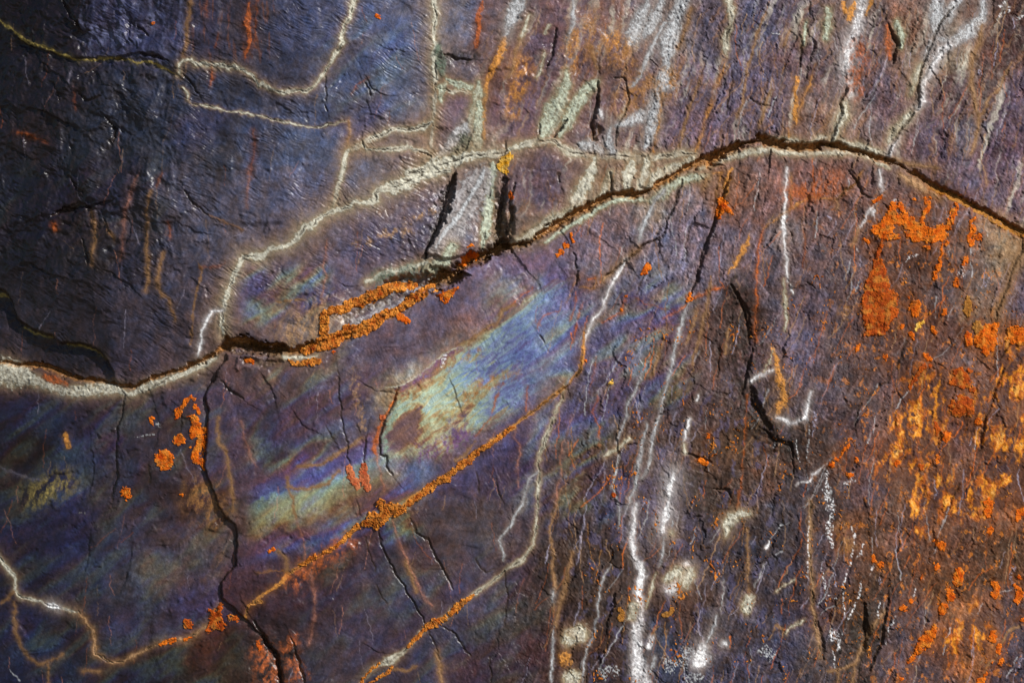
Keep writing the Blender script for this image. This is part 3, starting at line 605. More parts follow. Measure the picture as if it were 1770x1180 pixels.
# ---------------------------------------------------------------- lichens: style thickness areole-size | label | traced lobes (radius as third number, strokes parted by /)
LICHENS = """
t 3 4 | rusty lichen lining the fissure just above the slanting orange arm | @13 1150,120,4 1240,160,5 1330,205,7 1400,235,5
t 3 4 | rusty lichen lining the last length of the fissure at the right edge | @13 1440,268,4 1500,300,5 1580,345,5 1660,385,6 1780,440,5
r 3.4 4.2 | large brick red lichen patch, wedge shaped, tallest of all on the right | @13 775,600,6 780,690,15 772,780,22 768,880,27 770,960,30 860,970,14 740,1040,15 800,1070,13 690,1110,5 / @13 870,830,8 890,900,8
r 2.6 3.6 | narrow red lichen neck joining the lichen cluster above to the large wedge | @13 815,465,4 790,530,4.5 775,585,4
o 3.2 3.6 | branching orange lichen cluster above the red wedge, its left half | @13 880,240,8 860,310,10 830,390,15 770,410,10 / @13 930,240,7 950,270,5 / @13 850,320,9 905,330,11 935,350,8 / @13 800,430,9 860,455,6 905,450,6 / @13 745,410,6
o 3.2 3.6 | dense orange lichen cluster under the fissure, joined to a slanting arm | @13 965,310,9 1000,370,14 1060,420,16 1130,435,15 1210,440,12 / @13 1090,290,4 1065,360,8 / @13 980,430,7 1050,470,7 / @13 1190,400,8 1250,380,7 1280,310,6.5 1310,240,6.5 / @13 1240,490,5 / @13 1115,525,4 1085,520,3
o 2.6 3.4 | forked orange lichen twig above the dense cluster | @13 1090,185,4 1115,215,6.5 1120,250,5.5 1090,300,4 / @13 1130,190,4
o 2.2 3 | tiny round orange lichen left of the forked lichen twig | @13 1022,195,4
o 2.2 3 | small orange lichen curl on a white runnel at top right | @13 735,200,3 750,215,4.5 790,190,4 805,165,2.5
o 2.2 3 | spotted orange lichen clump beside the left end of the branching cluster | @13 690,470,5 710,490,4
o 3 3.6 | orange lichen chain hanging below the fissure, with a round knob | @13 1430,325,4 1395,360,4 1420,405,5 1400,460,7 1410,500,5 / @13 1460,455,7.5
o 2.6 3.4 | slim upright orange lichen between a knobbed chain and pale crack | @13 1375,590,5 1360,630,6
o 2.6 3.4 | small orange lichen tag at the foot of the knobbed chain | @13 1310,740,4.5 1302,775,6
o 2.6 3.2 | slender orange lichen drip below the dense cluster | @13 1210,500,2.6 1200,600,3 1185,650,6 1170,690,5 1155,740,3
o 2.8 3.2 | blotchy orange lichen just right of the red wedge | @13 1020,910,8 1030,960,9 1050,890,5 / @13 1000,940,6 / @13 990,865,3
o 2.4 3 | small orange lichen dot right of the blotchy patch | @13 1228,955,5 1222,972,4
y 2.4 3 | bright yellow lichen fleck at the lower right of the red wedge | @13 1050,1060,6 1080,1025,4 1040,1075,4
o 2.4 3 | small orange lichen dot left of the yellow fleck | @13 940,1060,5.5
o 2.4 3 | orange lichen tag below and right of the yellow fleck | @13 1150,1070,5 1165,1100,5
o 2.4 3 | dull orange lichen spot below the yellow fleck | @13 1005,1110,6 1010,1130,5
t 2 3 | brown teardrop lichen left of the pale crack at the right edge | @13 1388,855,3 1390,900,8 1385,950,8 1392,990,3
o 3.2 4 | broad orange lichen with a pointed foot, near the right edge | @13 1570,1055,8 1530,1100,17 1500,1150,18 / @23 1525,20,18 1515,75,8
o 2.8 3.4 | orange lichen lump joined to the left of the broad pointed one | @13 1390,1120,8 1395,1165,8
t 2.4 3.4 | dull rust lichen film above the broad pointed lichen | @13 1450,1050,9 1465,1085,9
o 3.2 4 | lobed orange lichen cut by the right edge of the view | @13 1690,1090,10 1700,1130,13 / @13 1745,1090,9 1750,1140,14
r 2.8 3.6 | brick red lichen crust above the golden rust, its upper patch | @23 1330,215,11 1355,265,15 1300,270,10 1390,290,8 1420,330,6 / @23 1400,200,6
r 2.6 3.4 | brick red lichen crust, lower patch with a pale chip | @23 1340,400,12 1390,430,13 1320,470,12 1290,430,9 1400,480,8
o 2.4 3 | round red-orange lichen right of the lower red crust | @23 1458,545,6.5
o 2.6 3 | ragged orange lichen below the lower red crust | @23 1245,630,7 1240,660,7 1265,625,5
r 2.2 3 | small red lichen streak left of the ragged one in the golden rust | @23 1175,560,4 1190,600,5 1180,640,3
o 2.2 3 | small orange lichen at the right foot of the golden rust | @23 1188,790,5 1185,825,4
o 2.4 3 | orange lichen dot at the left foot of the golden rust | @23 910,828,6.5
r 2.2 3 | red lichen triangle at the foot of the golden rust | @23 1065,845,4 1078,860,5.5
o 2.6 3 | bead chain of orange lichens leading down to a round bead | @23 590,660,4 578,690,2.4 562,720,5 545,740,3 528,762,2.4 515,785,2 / @23 497,803,5
o 2.8 3 | round orange lichen bead at the lower end of the bead chain | @23 460,830,6.5
o 2.2 3 | small upright orange lichen right of the bead chain | @23 628,790,3.5 630,812,4
o 2.4 3 | orange lichen sitting on top of a white crust patch | @23 575,905,5 598,905,4 575,922,3
o 2.2 3 | small slanting orange lichen right of the red wedge's foot | @23 655,25,3 640,50,4.5 625,70,3
o 2.4 3 | red-orange lichen over the upper golden rust | @23 1110,100,7 1125,120,6 1095,90,4
r 2.4 3 | ragged red lichen bridging the top of the golden rust | @23 1085,170,6 1055,210,5 1020,270,4 995,320,3 / @23 1130,165,4
o 2.2 3 | small orange lichen between two rust flecks, upper right | @23 830,105,5 830,130,3
o 2.8 3.2 | tall orange lichen below the golden rust, near the right side | @23 1530,1095,9 1535,1130,8 1520,1165,8 / @33 1525,20,7 1520,45,4
o 2.6 3 | orange lichen at the right edge, level with the tall one | @23 1750,1160,8 / @33 1745,20,7 1720,65,6
o 2.4 3 | leaf shaped orange lichen below the tall one | @33 1550,130,5 1530,155,6
o 2.8 3 | paired orange lichen with a small arm to its left | @33 1180,225,6 1210,250,8.5 / @33 1155,220,4
o 2.6 3 | twin orange lichen at the top of a white forked crust, left lobe | @33 740,320,4 748,345,5.5
o 2.6 3 | twin orange lichen with white grains, right lobe | @33 795,375,7
o 2.6 3 | round orange lichen above a pale tan drop | @33 1175,395,6.5 1160,365,3
o 3 3.4 | tallest of the orange lichens stacked in a slanting row, lower right | @33 1330,425,9 1320,485,10
o 2.8 3.2 | orange lichen second from the top of the slanting row | @33 1258,545,5.5 1275,600,8.5
o 3 3.2 | round orange lichen at the bottom of the slanting row | @33 1215,665,9 1220,690,8
o 2.8 3.2 | orange lichen with pale heart, right of the slanting row | @33 1565,505,6 1590,540,7 1570,580,7
o 2.8 3.2 | orange lichen dangling on a twig by the right edge | @33 1740,465,4.4 / @33 1715,520,4 1745,560,7 1730,620,7
o 2.4 3 | upper of two small round orange lichens on a white crust line | @33 1000,622,6
o 2.4 3 | lower of two small round orange lichens on a white crust line | @33 945,672,7
o 3 3.4 | long slanting orange lichen, leaf shaped, at the lower right | @33 1170,785,4 1130,840,10 1090,900,13 1050,960,8 1030,985,5
o 2.4 3 | small orange lichen just below the tip of the long slanting one | @33 1010,1015,6 985,1040,3
o 2.8 3.2 | oval orange lichen right of the tan weathered patch | @33 1555,840,7 1552,875,8
o 2.4 3 | orange lichen below the oval one | @33 1595,930,6 1592,965,6
o 2.2 3 | small orange lichen pair second from the bottom corner | @33 1610,1030,6 1605,1050,4 / @33 1548,1035,3
o 2.4 3 | orange lichen at the bottom edge, near the right corner | @33 1505,1120,5 / @33 1480,1165,8
o 2.2 3 | lone orange lichen spot at the bottom edge right of the white crusts | @33 932,1150,5
o 2.2 3 | orange lichen at the right edge above a tan twig line | @33 1762,750,5
r 2.2 3 | tiny red lichen tick above the two round lichens on a white line | @33 1085,445,3 1072,470,3.4
o 2.6 3 | arched orange lichen strand at the left, like a hook | @20 1320,395,3 1300,378,4.4 1262,400,4 1238,445,4.6 1205,485,7 1195,515,4
o 2.2 3 | small orange lichen ring inside the hooked strand | @20 1325,445,5 1345,462,5 1355,485,4
o 2.8 3.4 | tall ragged lichen column in the shade of the left fissure | @20 1300,515,7 1335,545,8 1330,615,13 1380,605,6 / @20 1370,660,7 1360,700,9 1330,760,9 1320,800,7 1360,815,6 1378,860,3
o 2.8 3 | round orange lichen disc, upper of two discs at the left | @20 1215,672,11.5
o 3 3.2 | largest round orange lichen disc, with a crumbly rim | @20 1120,800,17.5 1125,830,14
o 2.4 3 | crescent orange lichen beside a faint white scratch | @20 1040,515,3 1022,535,4.4 1035,565,3
o 2.8 3 | orange lichen disc lowest of the discs, beside a crack | @20 855,1025,10 868,1050,7 865,1075,4
o 2 3 | small orange lichen fleck at the end of a faint rusty line | @20 1240,1045,4 1225,1035,3
o 2 3 | tiny orange lichen dot beside the ragged column | @20 1290,715,3
o 2.2 3 | orange lichen fleck under the dark hollow of the fissure | @20 1680,130,4 1710,130,5
r 2.8 3 | round red lichen disc near the bottom left | @30 1277,780,10
r 2.8 3.2 | red-orange lichen mass at the foot of the left crack | @30 1500,650,4 1470,720,12 1440,790,9 1500,790,9 / @30 1410,825,6 / @30 1560,735,6 1610,745,5 / @30 1425,690,5
o 2.4 3 | orange lichen crust along the bottom left vein | @30 1090,915,3.4 1150,900,6 1180,885,5 / @30 1250,885,3.6 1290,875,3
r 2 3 | tiny red lichen at the lip of the bottom left crack | @30 1750,900,3 1762,950,4.4 / @31 20,930,4
c 5 5.5 | knotty orange lichen lump where the golden vein meets a dark crack | @21 860,1105,10 880,1140,9 960,1120,7 1010,1140,6 / @31 760,100,8 800,60,12 860,70,11 830,115,7 900,20,10 980,15,7
c 3.2 6 | orange lichen crust on the golden vein, its upper right length | @21 1765,570,3 1700,622,4 1640,670,4 1580,710,5 1500,757,6 1440,820,7 1390,850,6
c 3.2 6 | orange lichen crust on the golden vein, middle length above the lump | @21 1350,880,6 1310,925,8 1250,955,6 1210,978,8 1140,1035,6 1090,1070,6 1030,1120,5
c 3.4 4.6 | orange lichen crust on the golden vein, length below the lump | @31 700,110,6 660,150,5 620,195,5 540,255,4 470,295,4.4
c 3.4 4.4 | orange lichen crust at the lower left end of the golden vein | @31 405,320,6 345,358,5 310,380,3
c 3.6 4.6 | orange lichen crust on the bottom vein, uppermost length | @31 1485,580,3 1430,622,5 1370,670,7 1330,705,6
c 3.8 4.6 | thickest orange lichen crust on the bottom vein, below a white grain | @31 1290,740,6 1230,770,8 1170,795,7
c 3 4 | thin orange lichen crust on the bottom vein, above a dark hollow | @31 1160,815,4 1100,870,4.6 1040,935,3.6
c 2.6 4 | left strand of orange lichen at the bottom edge vein loop | @31 850,1045,3 790,1090,3.6 740,1150,3 715,1190,3
c 2.6 4 | right strand of orange lichen at the bottom edge vein loop | @31 935,1070,3.4 910,1105,4 840,1145,3 780,1180,3
o 2.4 3 | small red-orange lichen fleck left of the golden vein's end | @31 95,285,4 120,275,4.6
p 2.6 3.4 | pinkish orange lichen, left lobe of a heart shaped pair | @21 645,860,7 655,920,8 690,960,8 705,990,5
p 2.6 3.4 | pinkish orange lichen, right lobe of a heart shaped pair | @21 745,840,5 740,890,9 750,950,9 775,1000,6
p 2.2 3 | pinkish lichen knob on the crack beside the blue lens | @21 868,518,6
o 2 3 | tiny orange lichen dot under the left crack hollow | @21 540,72,4
c 3.6 4 | orange lichen lining under a pale chip in the fissure hollow | @21 235,130,3.4 265,150,4 320,150,6 380,140,7 440,135,6
c 5 10.5 | cracked orange lichen crust, upper arm of a loop in the fissure | @11 465,1115,6 475,1040,9 480,980,9 530,950,9 590,940,9 650,910,9 720,890,10 780,860,11 850,830,11 920,800,9 1000,785,9 1080,772,7
c 5 10.5 | cracked orange lichen crust, lower arm of a loop in the fissure | @11 430,1165,8 500,1150,9 580,1130,10 640,1075,10 700,1090,12 780,1060,12 850,1005,12 880,970,8 950,955,8 / @21 330,60,8 420,35,10 500,30,9 560,10,8
c 4.4 9.5 | cracked orange lichen crust rising to the right from the loop | @11 1000,930,7 1040,895,9 1090,860,9 1150,830,9 1200,795,9
o 3.4 4 | red-orange lichen flap at the right end of the lower loop arm | @11 980,985,7 1010,1005,8 1050,1025,5
o 3.4 4 | orange lichen lobe on the upper lip of the fissure | @11 1475,535,9 1485,565,8 1440,575,8 1410,620,6
o 3.4 3.6 | red-orange lichen flake on the lower lip of the fissure | @11 1375,800,4 1340,820,7 1300,850,10 1300,885,6 1265,850,5
r 2.4 3 | red lichen fleck at the mouth of the upright fissure | @11 1735,155,4 1745,180,5.5
o 2.2 3 | small orange lichen string, topmost in a slanting trio | @12 420,430,3.4 425,465,4 432,490,3
o 2.6 3 | orange lichen, middle of a slanting trio | @12 385,505,7
o 2.6 3 | orange lichen, lowest of a slanting trio | @12 350,555,7 335,575,4
o 2.8 3.2 | lone orange lichen shaped like a leaf on blue rock | @12 940,655,7 920,685,7 905,700,4
o 3 3.4 | vivid orange lichen fan on a crack top, with a pointed tail | @12 1440,200,7 1455,245,8 1430,285,7 1425,320,4 / @12 1480,265,6 1515,295,3
o 2 3 | tiny orange lichen dot where two rusty lines cross | @12 800,850,4
o 2 3 | tiny orange lichen knot left of the crossing rusty lines | @12 765,950,4.4
o 2.2 3 | orange lichen star at the foot of the upright crack | @12 1230,840,3.6 1220,880,4.6 1260,865,3
y 3.2 3 | golden tan lichen crust beside the upright fissure | @01 1700,1095,10 1730,1060,7 1680,1140,8 1710,1170,5
o 2.2 3 | small orange lichen on grey rock at the top, near the curved vein | @01 830,112,5 855,122,3
o 2 3 | faint orange lichen dot on dark rock at top left | @00 1033,155,3.6
o 2 3 | tiny orange lichen dot on the crack below the blue lens | @22 520,130,3.4
o 2.2 3 | orange lichen speck with a pointed top in the brown rock | @22 1355,650,5 1352,625,2.6
o 2.2 3 | orange lichen streak under a small ledge in the brown rock | @22 1295,805,4 1335,825,6
r 2 3 | small red lichen beside a pale forked runnel | @22 713,1040,4.6
y 2 3 | small yellow lichen on blue rock right of the lens | @22 692,282,4.6
r 2 3 | tiny red lichen dot beside the big white streak | @32 818,540,3.6
t 2.4 3 | rusty lichen tuft left of the big white streak | @32 760,740,7 765,700,5 745,670,4
t 2.4 3 | rusty lichen rim on a pit right of the big white streak | @32 1050,715,5 1090,705,5 1110,670,4
"""
# ---------------------------------------------------------------- the survey grid: fine where the rock is seen close, coarser out to the ends of the cliff
STEP = 1.42
def axis(n, margin, far):
    core = np.arange(-margin, n + margin + 0.1, STEP)
    out = []; s = STEP; p = 0
    while p < far:
        s = min(s * 1.07, 13.0) if p < 700 else s * 1.2; p += s; out.append(p)
    out = np.array(out)
    return np.concatenate([(core[0] - out)[::-1], core, core[-1] + out]), len(out)
GX, NXO = axis(PW, 60, 1500); GY, NYO = axis(PH, 60, 1000)
NX, NY = len(GX), len(GY)
X, Y = np.meshgrid(GX.astype(np.float32), GY.astype(np.float32))     # Y runs down
# natural lines wander: everything is measured in slightly warped coordinates
WX = X + 2.6 * perlin(X / 17, Y / 17, 1) + 1.5 * perlin(X / 6, Y / 6, 2)
WY = Y + 2.6 * perlin(X / 17, Y / 17, 3) + 1.5 * perlin(X / 6, Y / 6, 4)
def unwarp(pts): return pts
N17 = perlin(X / 19, Y / 19, 15); N17B = perlin(X / 40, Y / 40, 16)
GRAIN = fbm(*[q / k for q, k in zip(rot(WX, WY, 20), (4.5, 30))], 14, 3)
N2 = perlin(X / 2.6, Y / 3.4, 11); N5 = perlin(X / 5.5, Y / 5.5, 12); N9 = fbm(X / 10, Y / 10, 13, 2)

def field(pts, pad):
    """signed distance to a tapering polyline: (slice, distance - width, width)"""
    P = np.array([(a, b, w) for a, b, w in pts], float)
    if len(P) == 1: P = np.vstack([P, P + (0.01, 0.01, 0)])
    mw = P[:, 2].max() + pad + 6
    i0, i1 = np.searchsorted(GX, (P[:, 0].min() - mw, P[:, 0].max() + mw)); j0, j1 = np.searchsorted(GY, (P[:, 1].min() - mw, P[:, 1].max() + mw))
    if i1 - i0 < 2 or j1 - j0 < 2: return None
    D = np.full((j1 - j0, i1 - i0), 999.0, np.float32); W = np.ones_like(D)
    for (xa, ya, wa), (xb, yb, wb) in zip(P[:-1], P[1:]):
        m = max(wa, wb) + pad + 6
        a0, a1 = np.searchsorted(GX, (min(xa, xb) - m, max(xa, xb) + m)); b0, b1 = np.searchsorted(GY, (min(ya, yb) - m, max(ya, yb) + m))
        a0 = max(a0, i0); a1 = min(a1, i1); b0 = max(b0, j0); b1 = min(b1, j1)
        if a1 <= a0 or b1 <= b0: continue
        x = WX[b0:b1, a0:a1]; y = WY[b0:b1, a0:a1]
        dx, dy = xb - xa, yb - ya; L2 = dx * dx + dy * dy + 1e-9
        t = np.clip(((x - xa) * dx + (y - ya) * dy) / L2, 0, 1)
        w = wa + t * (wb - wa)
        d = np.hypot(x - xa - t * dx, y - ya - t * dy) - w
        s = (slice(b0 - j0, b1 - j0), slice(a0 - i0, a1 - i0))
        m = d < D[s]
        D[s] = np.where(m, d, D[s]); W[s] = np.where(m, w, W[s])
    return (slice(j0, j1), slice(i0, i1)), D, W

# ---------------------------------------------------------------- bare stone colour
cs = 6.0
cgx = np.arange(-120, PW + 121, cs); cgy = np.arange(-120, PH + 121, cs)
CX, CY = np.meshgrid(cgx, cgy)
num = np.zeros(CX.shape + (3,)); den = np.zeros(CX.shape)
for tok in STONE.split():
    v = [float(q) for q in tok.split(',')]
    d2 = (CX - v[0]) ** 2 + (CY - v[1]) ** 2
    k = np.exp(-d2 / (2 * 19.0 ** 2)) + 0.002 * np.exp(-d2 / (2 * 90.0 ** 2)) + 1e-9
    num += k[..., None] * lin(v[2:]); den += k
cg = (num / den[..., None]).astype(np.float32)
def sample(g, x, y):
    u = np.clip((x - cgx[0]) / cs, 0, g.shape[1] - 1.001); v = np.clip((y - cgy[0]) / cs, 0, g.shape[0] - 1.001)
    i = u.astype(int); j = v.astype(int); fu = (u - i)[..., None]; fv = (v - j)[..., None]
    return (g[j, i] * (1 - fu) + g[j, i + 1] * fu) * (1 - fv) + (g[j + 1, i] * (1 - fu) + g[j + 1, i + 1] * fu) * fv
RX, RY = rot(X, Y, -55)            # bands of the stone lean like the fissure
XR = np.abs(X); XR = np.where(XR > PW, 2 * PW - XR, XR); YR = np.abs(Y); YR = np.where(YR > PH, 2 * PH - YR, YR)     # beyond the survey the stone goes on in kind
ALB = sample(cg, XR + 20 * fbm(X / 50, Y / 60, 21, 5, .65) + 6 * N9, YR + 20 * fbm(X / 50, Y / 60, 25, 5, .65) + 6 * fbm(X / 12, Y / 12, 28, 2))
ALB = (ALB * np.array((.92, .77, .74))).astype(np.float32)

def zone(x0, y0, x1, y1, soft):
    return (sstep(x0 - soft, x0 + soft, X) * (1 - sstep(x1 - soft, x1 + soft, X)) * sstep(y0 - soft, y0 + soft, Y) * (1 - sstep(y1 - soft, y1 + soft, Y))).astype(np.float32)
mainx = np.array([p[0] for p in MAIN], float); mainy = np.array([p[1] for p in MAIN], float)
BELOW = Y - np.interp(X, mainx, mainy)               # >0 under the long fissure
WEST = 1 - sstep(420, 760, X)                        # smooth dark half of the face
EAST = sstep(900, 1150, X + 0.25 * (BELOW))          # flaky right half
TOPMID = sstep(760, 900, X) * sstep(-20, 10, -BELOW)
EAST2 = sstep(740, 900, X + .35 * BELOW)
GOLD = 0
for q in ((1592, 720, 34, 62), (1600, 790, 30, 40), (1750, 640, 26, 60), (1745, 780, 34, 50), (1545, 790, 26, 30), (1690, 850, 40, 34), (1610, 855, 30, 34), (1580, 650, 18, 22), (1700, 720, 26, 40), (1590, 905, 16, 20), (1690, 1090, 26, 40), (1640, 1110, 16, 36), (1840, 720, 60, 120)):
    GOLD = np.maximum(GOLD, np.exp(-.5 * (((X - q[0] + .25 * (Y - q[1])) / q[2]) ** 2 + ((Y - q[1]) / q[3]) ** 2) ** 1.2) * (.6 if q[1] > 1000 else 1))
GOLD = GOLD.astype(np.float32)
BROWN = zone(960, 640, 1360, 1300, 60) * sstep(0, 60, BELOW)

up0 = sstep(-10, 40, -BELOW)
def mixcol(sl, m, c):
    ALB[sl] += (np.asarray(c, np.float32) - ALB[sl]) * m[..., None].astype(np.float32)
full = (slice(0, NY), slice(0, NX))
SHEEN = zone(230, -400, 770, 470, 90) * up0
ALB *= (1 + SHEEN[..., None] * np.array((.04, .24, .26))).astype(np.float32)  # cool sheen on the upper slate, painted into the stone colour
ALB *= np.array((.95, 1.0, 1.07), np.float32)
ALB += (ALB.mean(-1, keepdims=True) * np.array((1.02, .97, 1.03), np.float32) - ALB) * .26
ALB *= (1 - .26 * WEST * (1 - up0) - .16 * zone(420, 860, 1400, 1400, 60))[..., None]
# mineral mottling inside the stone
sx, sy = rot(X, Y, 20)             # near vertical grain on the right half, leaning like the runnels
gr = fbm(sx / 7, sy / 46, 31, 3)
mot = fbm(X / 22, Y / 22, 34, 4, .6)
fine = fbm(X / 4.5, Y / 6, 38, 3, .7)
vfine = perlin(X / 2.1, Y / 2.5, 40)
ALB *= np.exp(0.42 * mot + (0.16 + 0.34 * EAST) * gr + (0.30 + 0.26 * EAST) * fine + (.16 + .12 * EAST) * vfine)[..., None]
hue = fbm(X / 30, Y / 30, 41, 3); hue2 = fbm(X / 11, Y / 14, 44, 3)
ALB[..., 2] *= 1 - .12 * EAST
ALB[..., 0] *= 1 + 0.16 * hue + 0.12 * hue2; ALB[..., 2] *= 1 - 0.16 * hue - 0.14 * hue2
# iridescent film of iron: interference colours ordered by film thickness, in thin flowing bands
FT = np.array((0, .12, .24, .36, .48, .60, .72, .84, .93, 1.0))
FC = np.array(((.085, .05, .06), (.17, .085, .035), (.22, .18, .08), (.20, .25, .17), (.14, .22, .24), (.10, .16, .29), (.065, .08, .22), (.08, .05, .14), (.13, .055, .07), (.085, .05, .06)), np.float32)
def film(t):
    t = t - np.floor(t); c = np.stack([np.interp(t, FT, FC[:, k]) for k in range(3)], -1).astype(np.float32); return c + (c.mean(-1, keepdims=True) - c) * .12
u, v = rot(X, Y, -38)
ft = 1.5 * fbm(u / 300, v / 85, 51, 4, .55) + v / 260.0 + .10 * fbm(u / 60, v / 9, 55, 3) + .05 * N9
fz = [(-300, 660, 400, 1260, 45, .27), (440, 780, 720, 950, 25, .85), (520, 930, 930, 1260, 45, .2), (420, 460, 570, 560, 18, .6), (840, 480, 1190, 700, 40, .5), (900, 640, 1060, 900, 40, .35),
      (420, 600, 660, 800, 40, .30), (-300, 270, 300, 420, 40, .12), (560, 30, 740, 260, 40, .15)]
fm = 0
for q in fz: fm = np.maximum(fm, q[5] * zone(q[0], q[1], q[2], q[3], q[4]))
fm = fm * sstep(-.45, .35, fbm(u / 110, v / 45, 58, 3) + .12) * (.85 + .3 * fine)
dim = (1 - .42 * zone(-400, 600, 410, 1300, 20) - .35 * zone(430, 900, 1000, 1300, 40) - .45 * zone(-400, 200, 420, 440, 30))[..., None]
ALB += (film(ft) * dim * (1 + .25 * fine[..., None] + .2 * gr[..., None]) - ALB) * fm[..., None]
# the lens in the middle: film thins towards its upper edge and left end
LENS = [(684, 668), (700, 664), (735, 648), (765, 616), (800, 590), (850, 560), (900, 515), (965, 480), (1035, 510), (1010, 590), (965, 660), (900, 705), (850, 735), (800, 752), (765, 786), (700, 792), (664, 790), (661, 762), (672, 716), (684, 690)]
rl = field([(a, b, .1) for a, b in LENS[:8]], 420)
dl = np.full(X.shape, 400, np.float32); dl[rl[0]] = np.minimum(rl[1], 400)
lm = np.zeros(X.shape, bool)
for k in range(len(LENS)):
    (x0, y0), (x1, y1) = LENS[k], LENS[(k + 1) % len(LENS)]
    if y0 != y1: lm ^= (WY >= min(y0, y1)) & (WY < max(y0, y1)) & (WX < (WY - y0) * (x1 - x0) / (y1 - y0) + x0)
def blur(a, n):
    for ax in (0, 1):
        c = np.cumsum(np.pad(a, [(n + 1, n) if q == ax else (0, 0) for q in (0, 1)], mode='edge'), axis=ax, dtype=np.float64)
        a = (np.take(c, np.arange(2 * n + 1, c.shape[ax]), ax) - np.take(c, np.arange(0, c.shape[ax] - 2 * n - 1), ax)) / (2 * n + 1)
    return a.astype(np.float32)
lmf = lm.astype(np.float32); lmask = np.where(dl < 14, lmf, blur(blur(lmf, 6), 6)) * np.clip(1 - .72 * sstep(800, 1010, X), 0, 1)
wv = fbm(u / 90, v / 20, 251, 4, .6)
core = 1 - sstep(.75, 1.1, np.hypot((WX - 700 + .35 * (WY - 740)) / 27, (WY - 742) / 44) + .5 * wv)
lt = .88 + .52 * (1 - np.exp(-np.maximum(dl - 2, 0) / 13)) + .22 * sstep(745, 850, X - .45 * (Y - 660) + 40 * wv) + .09 * sstep(850, 1000, X + 60 * wv)
lt = lt - .17 * sstep(-12, 26, (Y - 712) + .25 * (X - 740) + 44 * wv) * (1 - sstep(800, 860, X)) + .08 * wv + .012 * N9 + .085 * np.sin(2 * np.pi * (v / 25 + 1.6 * wv + .5 * fbm(u / 46, v / 46, 258, 2)))
lt = lt * (1 - core) + (1.04 + .10 * wv) * core
lt = lt - .26 * sstep(.30, .42, fbm(u / 150, v / 22, 257, 3)) * sstep(760, 820, X)
lc = film(lt); lc = lc + (lc.mean(-1, keepdims=True) * np.array((1.02, 1, .98)) - lc) * .14; lc = lc * (1.0 + .3 * (1 - sstep(740, 860, X)))[..., None]; lc = lc * 1.06 * (1 + .16 * fine + .14 * gr)[..., None]
ALB += (lc - ALB) * (lmask * .88 * np.clip(.95 + .25 * fbm(X / 26, Y / 26, 255, 3), 0, 1))[..., None]
# bands of the same film folded through the middle slab
bx = np.array((420, 470, 520, 580, 640, 700, 760)); by = np.array((858, 836, 824, 806, 772, 760, 760))
bd = WY - np.interp(X, bx, by) + 12 * fbm(u / 70, v / 24, 261, 4, .6) + 3 * N9
bt = np.interp(bd, [-40, -18, -6, 14, 22, 46, 60, 74, 92, 104, 118, 140], [1.0, .96, .80, .72, .44, .28, .24, .12, -.02, -.08, -.30, -.06])
bm = zone(436, 700, 690, 1000, 16) * sstep(-34, -14, bd) * (1 - sstep(104, 140, bd)) * (1 - .5 * sstep(620, 690, X))
ALB += (film(bt) * (1 + .2 * fine + .2 * gr)[..., None] - ALB) * (bm * .62 * np.clip(.9 + .4 * fbm(X / 24, Y / 24, 262, 3), 0, 1))[..., None]
# streaky runnels of rust and grey above the fissure
sx, sy = rot(X + 26 * fbm(X / 130, Y / 130, 63, 2) + 5 * N9, Y, 20)
st = fbm(sx / 9, sy / 120, 57, 4, .6)
mixcol(full, TOPMID * sstep(.22, .62, st + .1) * .5, (.20, .115, .065))
mixcol(full, TOPMID * sstep(.0, .65, fbm(sx / 15, sy / 190, 62, 4, .55)) * sstep(-.4, .3, fbm(X / 60, Y / 90, 64, 2)) * .66, (.36, .345, .30))
mixcol(full, zone(140, -300, 340, 92, 14) * sstep(-.1, .5, fbm(X / 17, Y / 42, 151, 5, .65)) * .7, (.12, .13, .20))
mixcol(full, zone(330, -300, 480, 110, 20) * sstep(.2, .45, fbm(X / 10, Y / 60, 152, 4, .6)) * .5, (.13, .06, .035))
# golden rust: broken grainy flakes of orange and yellow on dark brown
rz = sstep(1330, 1560, X) * sstep(30, 120, BELOW)
mixcol(full, rz * sstep(.08, .3, fbm(X / 20, Y / 30, 81, 5, .7)) * .34, (.12, .06, .036))
mixcol(full, sstep(.1, .5, GOLD) * .85, (.085, .045, .032))
gq, gp = rot(WX, WY, 8)
gfx = fbm(gq / 24, gp / 44, 66, 6, .66) - .05
mixcol(full, sstep(-.06, .24, gfx + .42 * GOLD - .22) * sstep(.05, .3, GOLD) * .9, (.26, .09, .018))
gfy = fbm(gq / 12, gp / 24, 71, 5, .72)
mixcol(full, sstep(.02, .28, gfx + .40 * GOLD - .20) * sstep(-.18, .14, gfy) * sstep(.1, .4, GOLD) * .95, (.42, .20, .028))
mixcol(full, GOLD * sstep(.36, .44, gfx + .5 * gfy + .1 * GOLD - .1) * .7, (.46, .30, .12))
mixcol(full, np.maximum(GOLD, .0) * sstep(.14, .26, fbm(gq / 14, gp / 34, 76, 5, .7)) * .88, (.055, .034, .04))
mixcol(full, rz * (1 - GOLD) * sstep(.31, .40, fbm(gq / 15, gp / 22, 97, 5, .7)) * .6, (.42, .17, .03))
mixcol(full, BROWN * sstep(.02, .35, fbm(X / 20, Y / 24, 86, 5, .68)) * .65, (.055, .035, .026))
mixcol(full, BROWN * sstep(.18, .4, fbm(X / 26, Y / 40, 91, 4, .65)) * .5, (.085, .08, .14))
